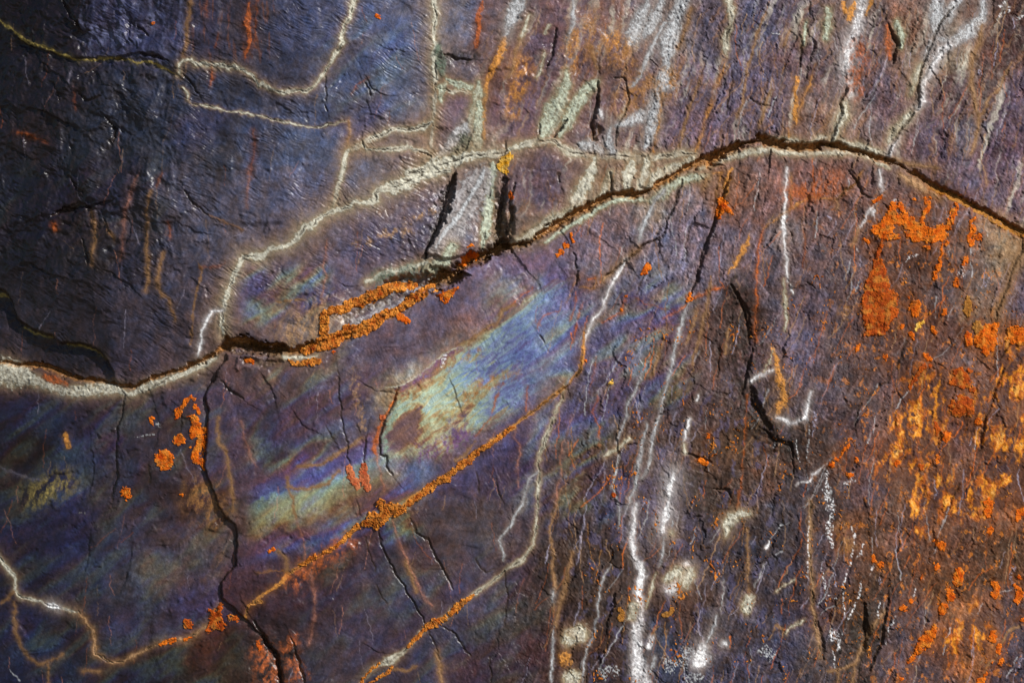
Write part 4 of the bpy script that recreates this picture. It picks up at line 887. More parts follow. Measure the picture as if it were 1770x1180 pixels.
# thin random hairlines of rust and lime on the flaky half
rng = random.Random(5)
hair = []
for k in range(620):
    x = rng.uniform(940, 1770); y = rng.uniform(280, 1180) if k % 4 else rng.uniform(0, 240)
    if x < 1000 and y < 500: continue
    L = rng.uniform(18, 130); a = math.radians(rng.gauss(103, 8)); pts = []
    for q in range(5):
        pts.append((x, y, rng.uniform(.15, .8))); a += rng.gauss(0, .16); x += math.cos(a) * L / 5; y += math.sin(a) * L / 5
    hair.append((pts, rng.choice([PAL['orange'] if y > 320 else PAL['tan'], PAL['rust'], PAL['brown'], PAL['wgrey'], PAL['tan'], PAL['lilac']]), rng.uniform(.35, .8)))
for k in range(150):
    x = rng.uniform(0, 960); y = rng.uniform(0, 1180); L = rng.uniform(20, 90); a = math.radians(rng.gauss(95, 14)); pts = []
    for q in range(5):
        pts.append((x, y, rng.uniform(.1, .5))); a += rng.gauss(0, .12); x += math.cos(a) * L / 5; y += math.sin(a) * L / 5
    hair.append((pts, rng.choice([PAL['rust'], PAL['tan'], PAL['lilac'], PAL['pink']]), rng.uniform(.25, .55)))
for pts, c, o in hair:
    r = field(pts, 2)
    if r: mixcol(r[0], o * (1 - sstep(-.4, .8, r[1])), c)

# ---------------------------------------------------------------- relief (millimetres towards the viewer)
H = np.zeros_like(X)
H += 6 * fbm(X / 170, Y / 150, 101, 3) + 1.8 * fbm(X / 60, Y / 60, 105, 2)
def ridged(x, y, s, o=3):
    t = 0; a = 1
    for k in range(o):
        t = t + a * (1 - 2 * np.abs(perlin(x * 2 ** k, y * 2 ** k, s + k))); a *= .6
    return t / 2.0
QX = X + 9 * fbm(X / 55, Y / 55, 108, 2); QY = Y + 9 * fbm(X / 55, Y / 55, 109, 2)
a1x, a1y = rot(QX, QY, -24); a2x, a2y = rot(QX, QY, 16); a3x, a3y = rot(QX, QY, -62)
up = sstep(-30, 30, -BELOW)
wr1 = .8 * ridged(a3x / 13, a3y / 42, 111) + 1.3 * ridged(a3x / 4.8, a3y / 27, 112, 2)        # wrinkles dipping right, upper left
wr2 = ridged(a2x / 15, a2y / 52, 115) + .8 * ridged(a2x / 4.6, a2y / 25, 116, 2)         # steep grain
wr3 = ridged(a1x / 15, a1y / 48, 119) + .75 * ridged(a1x / 4.8, a1y / 28, 120, 2)
wA = up * (1 - EAST) * (1 - TOPMID); wC = (1 - up) * (1 - WEST) * (1 - EAST); wB = np.clip(1 - wA - wC, 0, 1)
calm = .10 + 1.5 * sstep(-.25, .35, fbm(X / 75, Y / 75, 122, 4))
H += calm * (.66 * wA * wr1 + .42 * wC * wr3 + wB * wr2 * (.38 + .20 * EAST))
H += (.15 + .50 * EAST + .30 * TOPMID) * fbm(WX / 16, WY / 20, 123, 3, .6)
H += (0.13 + .22 * EAST) * calm * fbm(X / 4.0, Y / 5.0, 128, 2, .7)
# flakes: little steps where thin layers have broken away
fq, fr = rot(QX, QY, 12)
fl = fbm(fq / 46, fr / 90, 131, 5, .55) * 3.4
H += (0.15 + .65 * EAST) * (np.floor(fl) + sstep(.75, 1.0, fl - np.floor(fl)))
def facets(x, y, seed):
    r = np.random.RandomState(seed); jx = r.rand(128, 128); jy = r.rand(128, 128); ga = r.normal(0, 1, (128, 128)); gb = r.normal(0, 1, (128, 128)); gc = r.normal(0, 1, (128, 128))
    xi = np.floor(x).astype(np.int32); yi = np.floor(y).astype(np.int32)
    f1 = np.full(x.shape, 9.0, np.float32); h = np.zeros(x.shape, np.float32)
    for dy in (-1, 0, 1):
        for dx in (-1, 0, 1):
            cx = xi + dx; cy = yi + dy; a = cx & 127; b = cy & 127
            ex = x - cx - jx[b, a]; ey = y - cy - jy[b, a]; d = ex * ex + ey * ey; m = d < f1
            h = np.where(m, ga[b, a] * ex + gb[b, a] * ey + .35 * gc[b, a], h); f1 = np.where(m, d, f1)
    return h
fx_, fy_ = rot(QX + 5 * N9 + 2 * N5, QY + 5 * N9 - 2 * N5, -35); ex_, ey_ = rot(QX + 4 * N9 + 2 * N5, QY + 3 * N9, 14)
FW = 1 - EAST
H += .8 * blur(facets(rot(X, Y, -35)[0] / 210, rot(X, Y, -35)[1] / 90, 160), 2) * FW + (blur(.9 * facets(fx_ / 74, fy_ / 30, 161), 1) + .30 * facets(fx_ / 30, fy_ / 11, 162)) * FW * (.5 + .7 * (1 - wC)) + (1.15 * facets(ex_ / 30, ey_ / 70, 163) + .62 * facets(ex_ / 10, ey_ / 24, 164)) * (1 - FW)
bq, bp = rot(X + 22 * fbm(X / 90, Y / 90, 171, 2), Y + 22 * fbm(X / 90, Y / 90, 174, 2), -28)
bedn = fbm(bq / 210, bp / 64, 177, 3) * 3.2
bed = np.floor(bedn) + sstep(.72, 1.0, bedn - np.floor(bedn))
H += 1.2 * bed * (1 - EAST) * (.35 + .65 * sstep(-.1, .3, fbm(X / 140, Y / 140, 181, 2)))
# rough dark corner at the top left
H += 1.3 * WEST * up * (ridged(a3x / 30, a3y / 70, 136, 4) + .6 * fbm(X / 26, Y / 34, 137, 3))
H += 8.5 * zone(-300, -300, 330, 480, 70) * ridged(a2x / 74, a2y / 110, 134, 4)
# steep-sided stair of the joints: slabs stand at different depths (added below once slabs are known)

# ---------------------------------------------------------------- slabs: what the fissures cut the face into
def inside(poly):
    P = np.array(poly, float); n = len(P); res = np.zeros(X.shape, bool)
    for k in range(n):
        x0, y0 = P[k]; x1, y1 = P[(k + 1) % n]
        if y0 == y1: continue
        c = (WY >= min(y0, y1)) & (WY < max(y0, y1))
        res ^= c & (WX < (WY - y0) * (x1 - x0) / (y1 - y0) + x0)
    return res
xy = lambda s: [(a, b) for a, b, w in trace(s)]
main = [(float(a), float(b)) for a, b in MAIN]
V1 = xy("@10 1520,1150 1510,1050 1515,960 1535,880 1560,800 1590,720 1630,640 1650,585 @11 0,590 60,570 120,530 200,520 260,480 310,430 340,380 400,375 415,345 470,305 540,270 640,250 680,215 760,215 825,205 820,165 850,130 930,115 1030,80 1120,40 1200,15 1330,0 @01 1150,1150 1230,1120 1330,1100 1420,1070 1500,1055 1600,1050 1700,1035 @02 0,1015 100,985 200,965 290,960 340,990 400,1030 480,1045 600,1050 700,1055 760,1060 840,1075 930,1090 1000,1070 1100,1060 1170,1045 1270,1045")
V2 = xy("@01 1225,-30 1230,100 1220,200 1225,320 1225,450 1230,600 1225,700 1215,820 1205,900 1200,1050")
V3 = xy("@00 0,140 60,185 110,225 160,270 210,295 300,320 380,360 460,385 540,415 640,400 760,395 860,405 930,425 1030,425 1110,460 1180,500 1215,510 1225,450 1260,415 1310,412 1335,440 1450,445 1560,460 1600,455 1650,480 1700,505 1770,575 @01 60,580 120,615 200,630 280,620 340,630 400,590 450,530 500,450 550,370 600,290 590,240 630,150 660,80 675,0")
C1 = xy("@03 665,0 650,100 625,200 590,290 565,370 560,450 570,520 575,580 550,640 525,700 535,760 510,830 475,890 465,980")
C2 = xy("@03 1280,60 1200,160 1160,240 1120,350 1080,440 1050,570 1045,650 1040,720 1000,790 950,860 900,940 860,1010 830,1080")
V2b = xy("@01 1210,825 1150,860 1080,880 1000,880 920,885 850,925 790,940 745,985"); V2c = xy("@01 745,985 760,1015 860,1020 950,1015 1040,1000 1100,1020 1180,1045 1205,1050")
C3 = xy("@20 1540,110 1480,190 1450,270 1400,340 1390,380 1410,470 1405,600 1400,720 1385,800 1400,900 1450,1020 1480,1100 1520,1180 @30 1520,60 1600,110 1605,240 1600,380 1540,440 1500,500 1505,600 1560,650 1620,700 1700,780 1770,860 @31 80,900 150,1000 180,1180")
V5 = xy("@30 1670,750 1680,700 1690,640 1770,620 @31 100,550 190,490 240,430 300,390 380,340 450,310 540,260 620,200 680,130 740,100 850,60 @21 1000,1120 1100,1050 1200,975 1300,920 1400,850 1500,755 1600,690 1700,620 @22 0,600 60,550 130,500 200,440 280,380 340,340 400,290 470,220 495,140 505,60 @12 510,1180 540,1080 580,1000 640,930 660,860 690,770 650,720 720,670 800,610 890,530 960,480 1020,470 1060,410 1080,330 1140,190 1180,60 1185,10")
V6 = xy("@22 370,330 345,420 300,520 260,620 230,710 205,760 200,840 205,900 195,1050 185,1180 @32 185,120 160,230 120,310 80,350 0,395 @31 1700,420 1620,490 1540,540 1480,580 1400,640 1330,690 1300,730 1170,790 1110,860 1040,940 930,1020 850,1050 790,1090 740,1150 720,1200")
V4 = xy("@30 -400,100 0,325 60,410 105,470 95,550 140,600 200,615 280,630 350,655 410,675 480,690 540,705 580,760 630,830 640,920 645,990 700,1020 760,1045 830,1035 900,1000 980,960 1060,920 1140,895 1280,880 1340,840 1420,780 1505,640")
LEDGE = xy("@10 -40,800 0,805 40,845 90,930 110,1010 150,1045 250,1090 370,1130 @20 400,10 540,15 620,40 690,85 730,150 770,220 775,290")
FAR = 6000.0
BIG = [(-FAR, -FAR), (FAR, -FAR), (FAR, FAR), (-FAR, FAR)]
up_m = [(-FAR, 300)] + main + [(FAR, 2600)]
SLABS = [  # name, label, outline, stand-out in mm
 ('rock_shelf', 'smooth recessed dark shelf of rock under a curved ledge at the left edge', [(-FAR, 600), (-400, 560)] + LEDGE + [p for p in main if p[0] < 200][::-1] + [(-FAR, 620)], -9),
 ('rock_wedge', 'grey purple wedge of rock between the pale vein and the long fissure', V1 + [(1205, 282)] + [p for p in main if 385 < p[0] < 1204][::-1], 0),
 ('rock_block', 'top right slab streaked with white runnels, right of the widest upright crack', [(1670, -FAR)] + C2 + [p for p in main if p[0] > 1536] + [(FAR, 2600), (FAR, -FAR)], -1),
 ('rock_block', 'tall narrow purple slab at the top between two white edged cracks', [(1492, -FAR)] + C1 + [p for p in main if 1440 < p[0] < 1532] + C2[::-1] + [(1670, -FAR)], 1),
 ('rock_chip', 'small lens shaped chip of rock ringed by pale veins at the upper middle', V2b + V2c, 0.5),
 ('rock_block', 'small pink grey block boxed in by pale veins at the upper middle', xy("@01 1230,605 1300,615 1340,635 1380,615 1440,625 1510,640 1480,800 1460,1010 1330,1075 1210,1060"), 0.5),
 ('rock_block', 'rust streaked purple slab at the top, right of the straight upright vein', V2 + [p for p in V1 if p[0] > 742] + [(1205, 280)] + [p for p in main if 1204 < p[0] < 1440] + C1[::-1] + [(1492, -FAR), (748, -FAR)], 0),
 ('rock_block', 'dark blue slab in the top left corner above a curved pale vein', [(-FAR, 40)] + V3 + [(612, -FAR), (-FAR, -FAR)], 1.5),
 ('rock_block', 'broad slate grey slab at the upper left under the curved pale vein', up_m + [(FAR, -FAR), (-FAR, -FAR)], 0),
 ('rock_block', 'dark indigo slab at the lower left with round orange lichen discs', [(-FAR, 620)] + [p for p in main if p[0] < 390] + [(395, 598)] + [p for p in C3 if p[1] < 1045] + V4[::-1] + [(-FAR, 800)], -2.5),
 ('rock_block', 'near black slab at the bottom left corner under a thin pale vein', [(-FAR, 800)] + V4 + [p for p in C3 if p[1] > 1048] + [(490, FAR), (-FAR, FAR)], -1.5),
 ('rock_block', 'central slab with a blue and green iridescent lens', [(395, 598)] + [p for p in main if 396 < p[0] < 1180] + V5[::-1] + [p for p in C3 if p[1] < 1075][::-1], 3),
 ('rock_block', 'dark slab between the golden lichen vein and the bottom vein', V5[:-17] + V6 + [(600, FAR), (490, FAR)] + [p for p in C3 if p[1] > 1072][::-1], 1),
 ('rock_block', 'largest slab, brown and purple, at the lower right with white mineral streaks and spots', BIG, 0),
]
LAB = np.full(X.shape, -1, np.int16)
for k, (nm, lb, poly, off) in enumerate(SLABS):
    m = (LAB < 0) & inside(poly); LAB[m] = k
LAB[LAB < 0] = len(SLABS) - 1
off = np.array([s[3] for s in SLABS], np.float32)[LAB]
H += blur(off, 2)

# ---------------------------------------------------------------- veins, crusts, stains and painted recess shade
SBRK = sstep(-.28, .18, fbm(*[q / k for q, k in zip(rot(WX, WY, 14), (11, 24))], 153, 5, .68))
VID = np.full(X.shape, -1, np.int16); VEINS = []
ROUGH = (.34 + .20 * EAST + .08 * mot).astype(np.float32)
for line in LINES.strip().splitlines():
    head, body = line.split(':'); kind, pal, w, halo = head.split(); w = float(w); halo = float(halo)
    
    if kind != 'S':
        q = .5 if w <= 2.5 else (.68 if kind == 'G' else .82) if (halo >= 8 or w >= 8) else .62 if pal not in ('white', 'wgrey', 'tan') else .5
        w *= q; halo *= .8; pts = [(a, b, e * (q if e != w else 1)) for a, b, e in trace(body, w / q)]
        if len(pts) > 2: pts = [(a, b, e * (.45 if k in (0, len(pts) - 1) else 1)) for k, (a, b, e) in enumerate(pts)]
        pts = [(a, b, e * rng.uniform(.6, 1.45)) for a, b, e in pts]
    else: pts = trace(body, w)
    c = np.array(PAL[pal], np.float32)
    r = field(pts, max(halo * 3, 4) + 2)
    if r is None: continue
    sl, D, W = r
    ink = 1.0
    if kind == 'V' and pal in ('tan', 'rust', 'pink', 'orange', 'lilac', 'gold') and w < 3: ink = (.75 - .45 * WEST[sl]) * np.clip(.62 + .8 * fbm(X[sl] / 26, Y[sl] / 26, 271, 2), .15, 1)
    if kind in 'GV' and pal in ('white', 'wgrey', 'cream') and w < 7: ink = ink * (1 - EAST2[sl] * (1 - np.clip(.66 + .8 * fbm(X[sl] / 22, Y[sl] / 30, 272, 3), .12, 1)))
    n2 = N2[sl]; n5 = N5[sl]; n9 = N9[sl]
    d = D + W * (.50 * n5 + .42 * n9) * (1.0 if w > 2.2 else .6) + .35 * n2
    if kind != 'G': d = d + np.minimum(W, 9) * .75 * GRAIN[sl] * EAST2[sl] + W * .12 * EAST2[sl]
    if kind == 'S':
        m = SBRK[sl] * np.exp(-(np.maximum(d + w * .5 + 7 * n9, 0) / (halo + w * .5)) ** 2) * .68
        mixcol(sl, np.clip(m * (1 + .35 * n2 + .5 * n5 + .5 * GRAIN[sl]), 0, 1), c * (1 + .3 * n9 + .3 * n2)[..., None]); continue
    if halo > 0 and kind != 'D':
        dd = np.maximum(D + 3.0 * n9 + 1.2 * n5, 0)
        if pal in ('cream', 'white', 'wgrey', 'ggreen', 'tan'):
            hb = np.exp(-(dd / (halo * 1.6)) ** 1.3) * .58
            mixcol(sl, np.clip(hb * (1 + .4 * n9), 0, 1), (np.array((.16, .125, .105)) if pal in ('white', 'wgrey') else np.array((.185, .115, .066))) * (1 + .35 * n5[..., None]))
            hc = np.exp(-(dd / (halo * .62)) ** 1.15) * .72
            mixcol(sl, np.clip(hc * (1 + .4 * n9), 0, 1), c * (np.array((.52, .50, .50)) if pal in ('white', 'wgrey') else np.array((.60, .55, .46))))
        else:
            mixcol(sl, np.exp(-(dd / halo) ** 1.2) * .38, c * .5)
    m = 1 - sstep(-.9, .7, d)
    if kind == 'D':
        c = c * .8
        m = m * sstep(-.12, .3, n2 + .7 * n5); ROUGH[sl] += m * .2
    if kind == 'V' and w >= 6.5: m = m * (.62 + .38 * sstep(-.25, .15, n2 + .8 * n5 + .6 * GRAIN[sl]))
    if kind in 'GV':
        m = m * (1 - .45 * sstep(.1, .6, -n5 - .5 * GRAIN[sl]) - .3 * sstep(.15, .6, n2))
    shade = 1 + .22 * n2 + .22 * n5 + .12 * n9
    mixcol(sl, np.clip(m * ink * (.96 if kind != 'D' else .9), 0, 1), c * shade[..., None])
    if kind == 'G' or (kind == 'V' and w >= 4):            # the hairline and the dirt in it
        wob = np.abs(D + W - 2.2 * N17[sl])
        hl = (1 - sstep(.3, 1.25, wob)) * sstep(-.3, .2, N17B[sl] + .1)
        if kind == 'G':
            mixcol(sl, hl * .8, (.05, .04, .028)); H[sl] -= 1.8 * hl
    H[sl] += m * (.45 + .5 * n2) * min(1, w / 4)
    ROUGH[sl] += m * .18
    if w >= 1.5:
        VID[sl] = np.where(m > .42, len(VEINS), VID[sl]); VEINS.append((kind, pal, w))
ROUGH = np.clip(ROUGH, .3, .85)

for line in LICHENS.strip().splitlines():
    body = line.split('|')[2]
    for st1 in body.split('/'):
        pts = trace(st1)
        if pts[0][0] < 1200: continue
        r = field(pts, 26)
        if r: mixcol(r[0], np.clip(.5 * np.exp(-np.maximum(r[1], 0) / 8) * (.8 + 1.2 * N9[r[0]] + .6 * N5[r[0]]), 0, .8), (.15, .062, .024))
# ---------------------------------------------------------------- fissures and joints
BLK = np.clip(.6 * facets(QX / 34, QY / 26, 165) + .3 * facets(QX / 11, QY / 11, 166), -1, 1)
def groove(pts, depth, dirt=.85, soft=1.6, col=(.055, .034, .018), rubble=0):
    r = field(pts, soft + 12)
    if r is None: return
    sl, D, W = r
    d = D + W * (.40 * N5[sl] + .35 * N9[sl]) + .35 * N2[sl]
    g = 1 - sstep(-np.minimum(W * .55, 3.2), soft, d)
    if rubble:
        d = D + W * np.clip(.65 * BLK[sl] + .25 * N5[sl], -.8, .6)
        lo = BELOW[sl] > 0
        g = np.where(lo, 1 - sstep(-W * 1.3 - 1, 1.2, d), 1 - sstep(-1.6, .8, d))
    depth_v = depth(X[sl]) if callable(depth) else depth
    H[sl] -= depth_v * g * (1 + .20 * N5[sl] + .15 * N9[sl])
    if rubble: H[sl] += g * rubble * (1.2 * fbm(X[sl] / 9, Y[sl] / 6, 141, 3, .65) + .6 * N5[sl] + .7 * BLK[sl])
    mixcol(sl, g * dirt, np.asarray(col) * (1 + .5 * N9[sl] + .5 * N2[sl])[..., None])
    VID[sl] = np.where(g > .5, -1, VID[sl])
for line in CRACKS.strip().splitlines():
    head, body = line.split(':'); body, dep = body.split('|'); w, q = head.split()
    pts = trace(body, float(w) * .62)
    pts = [(a, b, min(c, .8) if k in (0, len(pts) - 1) and c < 5 else c * rng.uniform(.5, 1.4)) for k, (a, b, c) in enumerate(pts)]
    groove(pts, float(dep) * (.26 if any(t in body for t in ('@31', '@20', '@21')) else .55), dirt=.55, col=(.05, .034, .022))
def step(pts, drop, reach):
    '''the rock on the lower left of a joint has broken away: a sharp step that heals with distance'''
    r = field([(a, b, .3) for a, b, c in pts], reach * 3)
    if r is None: return
    sl, D, W = r; x = WX[sl]; y = WY[sl]; best = np.full(D.shape, 1e9); side = np.zeros(D.shape)
    for (xa, ya, wa), (xb, yb, wb) in zip(pts[:-1], pts[1:]):
        dx, dy = xb - xa, yb - ya; L = math.hypot(dx, dy) + 1e-9; t = np.clip(((x - xa) * dx + (y - ya) * dy) / (L * L), 0, 1)
        d = np.hypot(x - xa - t * dx, y - ya - t * dy); m = d < best; best = np.where(m, d, best)
        nx_, ny_ = -dy / L, dx / L
        if -nx_ * .75 + ny_ * .66 < 0: nx_, ny_ = -nx_, -ny_
        side = np.where(m, (x - xa) * nx_ + (y - ya) * ny_, side)
    ex, ey = pts[0][:2], pts[-1][:2]
    fade = sstep(0, reach * 1.2, np.hypot(x - ex[0], y - ex[1])) * sstep(0, reach * 1.2, np.hypot(x - ey[0], y - ey[1]))
    H[sl] -= drop * sstep(-.6, 1.4, side) * np.exp(-np.maximum(best, 0) / reach) * (.25 + .75 * fade) * (1 + .4 * N9[sl])
for line in CRACKS.strip().splitlines():
    head, body = line.split(':'); body, dep = body.split('|'); dep = float(dep)
    if any(t in body for t in ('@03 570', '@03 1280', '@03 1215')): continue
    step(trace(body, 1), (.22 if '@31' in body else .40) * dep + .5, 7 + 2.2 * dep)
for tr, dr, rc in (("@00 40,190 180,300 300,345 480,400 640,385 800,385 960,360 1090,385 1180,470", 4.5, 34), ("@00 240,330 300,430 470,560 560,640", 3.5, 26), ("@00 620,420 700,560 830,640 900,760", 3, 26),
    ("@00 380,60 520,190 640,240 700,330", 4, 30), ("@00 830,20 900,130 880,260 960,340", 3.5, 24), ("@00 90,700 300,760 470,840 560,900", 4, 30), ("@00 640,880 800,850 960,950", 3, 28), ("@00 30,980 180,1060 330,1110", 4, 30),
    ("@10 330,290 450,250 600,240 760,200 870,150", 5, 36), ("@10 640,620 760,700 900,780 1000,900", 3, 30), ("@10 60,560 200,620 330,700 500,740", 3.5, 32), ("@10 1180,330 1350,420 1500,440", 2.6, 22), ("@10 1250,700 1400,800 1440,900", 2.4, 22),
    ("@10 830,260 900,360 890,450 810,560", 3, 18), ("@01 740,480 800,600 900,650 1000,640", 3, 22), ("@01 810,280 900,330 1080,350", 2.2, 18), ("@01 760,650 800,780 950,830", 2.4, 22), ("@01 130,680 260,760 450,760", 2.2, 20),
    ("@11 540,740 640,790 760,770", 2.6, 16), ("@11 1020,430 1060,480 1100,560", 2.4, 16), ("@21 30,180 130,330 160,470", 2.6, 22), ("@21 240,430 330,560 480,640", 2.4, 24), ("@21 700,250 820,330 980,350", 2.4, 18), ("@31 700,880 830,960 960,980", 2, 20),
    ("@12 330,360 420,520 400,640", 2, 20), ("@12 560,420 700,520 760,470", 1.6, 18), ("@20 620,680 640,860 600,1080", 2.4, 26), ("@30 620,120 600,340 560,520", 2.4, 26), ("@30 900,180 880,420 800,620", 2.2, 26), ("@20 1010,300 1090,560 1050,780", 1.8, 22)):
    step(trace(tr, 1), dr * .8, rc)
# blocks beside the fissure that lean out of the face
for poly, amt in (("@11 1385,0 1350,100 1300,260 1240,420 1180,560 1300,600 1480,560 1560,400 1590,200 1600,0", 7), ("@11 1740,60 1730,250 1720,430 1770,480 @12 100,420 330,300 420,0 0,0", 4.5), ("@12 560,0 440,280 520,260 700,130 690,0", 3), ("@12 700,0 700,130 740,150 860,150 900,0", 4.5), ("@12 880,0 890,110 960,130 1150,40 1250,0", 3.5)):
    P = np.array([q[:2] for q in trace(poly, 1)]); m = np.zeros(X.shape, bool)
    for k in range(len(P)):
        (x0, y0), (x1, y1) = P[k], P[(k + 1) % len(P)]
        if y0 != y1: m ^= (WY >= min(y0, y1)) & (WY < max(y0, y1)) & (WX < (WY - y0) * (x1 - x0) / (y1 - y0) + x0)
    ramp = np.clip((Y - P[:, 1].min()) / (P[:, 1].max() - P[:, 1].min()), 0, 1)
    H += amt * blur(m.astype(np.float32), 1) * (.15 + .85 * ramp)
mw = np.array(MAINW, float)
groove([(a, b, float(np.interp(a, mw[:, 0], mw[:, 1]))) for a, b in MAIN], lambda x: np.interp(x, mw[:, 0], mw[:, 2]) * (.66 + .35 * sstep(10, 13, np.interp(x, mw[:, 0], mw[:, 1]))), col=(.22, .12, .045), dirt=.88, rubble=2.6)
groove([(a, b, 1.5) for a, b in C3] + [(486, 1260, 4)], 2.2, dirt=.6, col=(.06, .035, .02))
# hollows where blocks have dropped out beside the fissure: (trace, depth, softness of the rim)
for tr, dep, soft in (("@11 1330,700,16 1230,745,20 1130,760,13 1000,745,9 900,765,5", 13, 5), ("@11 1420,640,10 1560,570,12 1700,500,12", 9, 4), ("@20 1530,30,8 1620,55,11 1740,40,9 @21 90,70,10 190,60,6", 12, 3),
                      ("@21 -60,130,5 60,150,7 170,140,4", 6, 4), ("@11 1650,180,6 1640,330,9 1660,450,12", 7, 4), ("@11 1750,260,5 1740,420,7", 6, 3), ("@02 590,880,9 580,930,7", 6, 3), ("@11 620,1000,8 800,920,8 1000,860,7", 5, 5),
                      ("@12 180,470,4 60,510,5", 4, 3), ("@03 470,985,5 400,985,6", 4, 2)):
    r = field(trace(tr), soft * 3 + 10); sl, D, W = r
    g = 1 - sstep(-soft, soft, D + W * (.35 * BLK[sl] + .3 * N9[sl]))
    H[sl] -= dep * g * (1 + .25 * BLK[sl] + .25 * N5[sl])
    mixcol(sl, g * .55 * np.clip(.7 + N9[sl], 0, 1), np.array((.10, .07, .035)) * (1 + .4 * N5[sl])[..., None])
# a soft undercut: the rock above the long fissure rounds over its lip, the lower lip too
r = field([(a, b, float(np.interp(a, mw[:, 0], mw[:, 1]))) for a, b in MAIN], 40)
H[r[0]] -= 1.4 * np.exp(-np.maximum(r[1], 0) / 5.0)
r = field([(a, b, 3) for a, b in C3], 30)
H[r[0]] -= np.where(WX[r[0]] < np.interp(WY[r[0]], [p[1] for p in C3], [p[0] for p in C3]), 2.6, .0) * np.exp(-np.maximum(r[1], 0) / 7.0)

# large form: the face turns away from the sun towards the left and the top left corner
def lean(x, x0, k, lim):
    t = np.maximum(x0 - x, 0); return np.where(t < lim, k * t * t, k * lim * lim + 2 * k * lim * (t - lim))
MACRO = -lean(X + .12 * (Y - 300), 585, .00047, 800) - 0.00006 * np.maximum(X - 1150, 0) ** 2 * (X < 1900) - np.where(X >= 1900, .00006 * 750 ** 2 + .09 * (X - 1900), 0)
MACRO = MACRO.astype(np.float32)

# ---------------------------------------------------------------- to world space
def to_world(px, py, mac, h):
    k = (DIST - mac * .001) / DIST
    return np.stack([(px - PW / 2) * .001 * k, -(mac + h) * .001, ZC - (py - PH / 2) * .001 * k], -1)
V = to_world(X, Y, MACRO, H).astype(np.float32)
V[..., 2] = np.maximum(V[..., 2], -0.05)
tx = np.gradient(V, axis=1); ty = np.gradient(V, axis=0)
NRM = np.cross(ty, tx); NRM /= np.linalg.norm(NRM, axis=-1, keepdims=True) + 1e-12
if NRM[NY // 2, NX // 2, 1] > 0: NRM = -NRM
ALB = np.clip(.075 * (np.maximum(ALB, .001) / .075) ** 1.32, .005, .85)

# ---------------------------------------------------------------- materials
def material(name, bump, scale, rough_attr=True, spec=.35, rough=.6):
    m = bpy.data.materials.new(name); m.use_nodes = True
    n = m.node_tree.nodes; l = m.node_tree.links; b = n['Principled BSDF']
    a = n.new('ShaderNodeAttribute'); a.attribute_name = 'stone'
    geo = n.new('ShaderNodeNewGeometry')
    n1 = n.new('ShaderNodeTexNoise'); n1.inputs['Scale'].default_value = scale; n1.inputs['Detail'].default_value = 6; n1.inputs['Roughness'].default_value = .7
    n2 = n.new('ShaderNodeTexNoise'); n2.inputs['Scale'].default_value = scale * .22; n2.inputs['Detail'].default_value = 5
    l.new(geo.outputs['Position'], n1.inputs['Vector']); l.new(geo.outputs['Position'], n2.inputs['Vector'])
    mr = n.new('ShaderNodeMapRange'); mr.inputs['From Min'].default_value = .3; mr.inputs['From Max'].default_value = .7; mr.inputs['To Min'].default_value = .62; mr.inputs['To Max'].default_value = 1.38
    l.new(n1.outputs['Fac'], mr.inputs['Value'])
    mul = n.new('ShaderNodeVectorMath'); mul.operation = 'SCALE'
    l.new(a.outputs['Color'], mul.inputs[0]); l.new(mr.outputs['Result'], mul.inputs['Scale'])
    l.new(mul.outputs[0], b.inputs['Base Color'])
    if rough_attr:
        ra = n.new('ShaderNodeAttribute'); ra.attribute_name = 'polish'
        l.new(ra.outputs['Fac'], b.inputs['Roughness'])
        sm = n.new('ShaderNodeMapRange'); sm.inputs['From Min'].default_value = .30; sm.inputs['From Max'].default_value = .50; sm.inputs['To Min'].default_value = spec; sm.inputs['To Max'].default_value = .15
        l.new(ra.outputs['Fac'], sm.inputs['Value']); l.new(sm.outputs['Result'], b.inputs['Specular IOR Level'])
    else: b.inputs['Roughness'].default_value = rough
    b.inputs['Specular IOR Level'].default_value = spec
    bp = n.new('ShaderNodeBump'); bp.inputs['Strength'].default_value = bump; bp.inputs['Distance'].default_value = .0012
    ad = n.new('ShaderNodeMath'); ad.operation = 'ADD'
    l.new(n1.outputs['Fac'], ad.inputs[0]); l.new(n2.outputs['Fac'], ad.inputs[1]); l.new(ad.outputs[0], bp.inputs['Height'])
    l.new(bp.outputs['Normal'], b.inputs['Normal'])
    return m
M_ROCK = material('weathered_stone', .3, 520, spec=.42)
M_VEIN = material('vein_mineral', .6, 520, spec=.25)
M_LICH = material('lichen_crust', .7, 700, rough_attr=False, spec=.1, rough=.9)

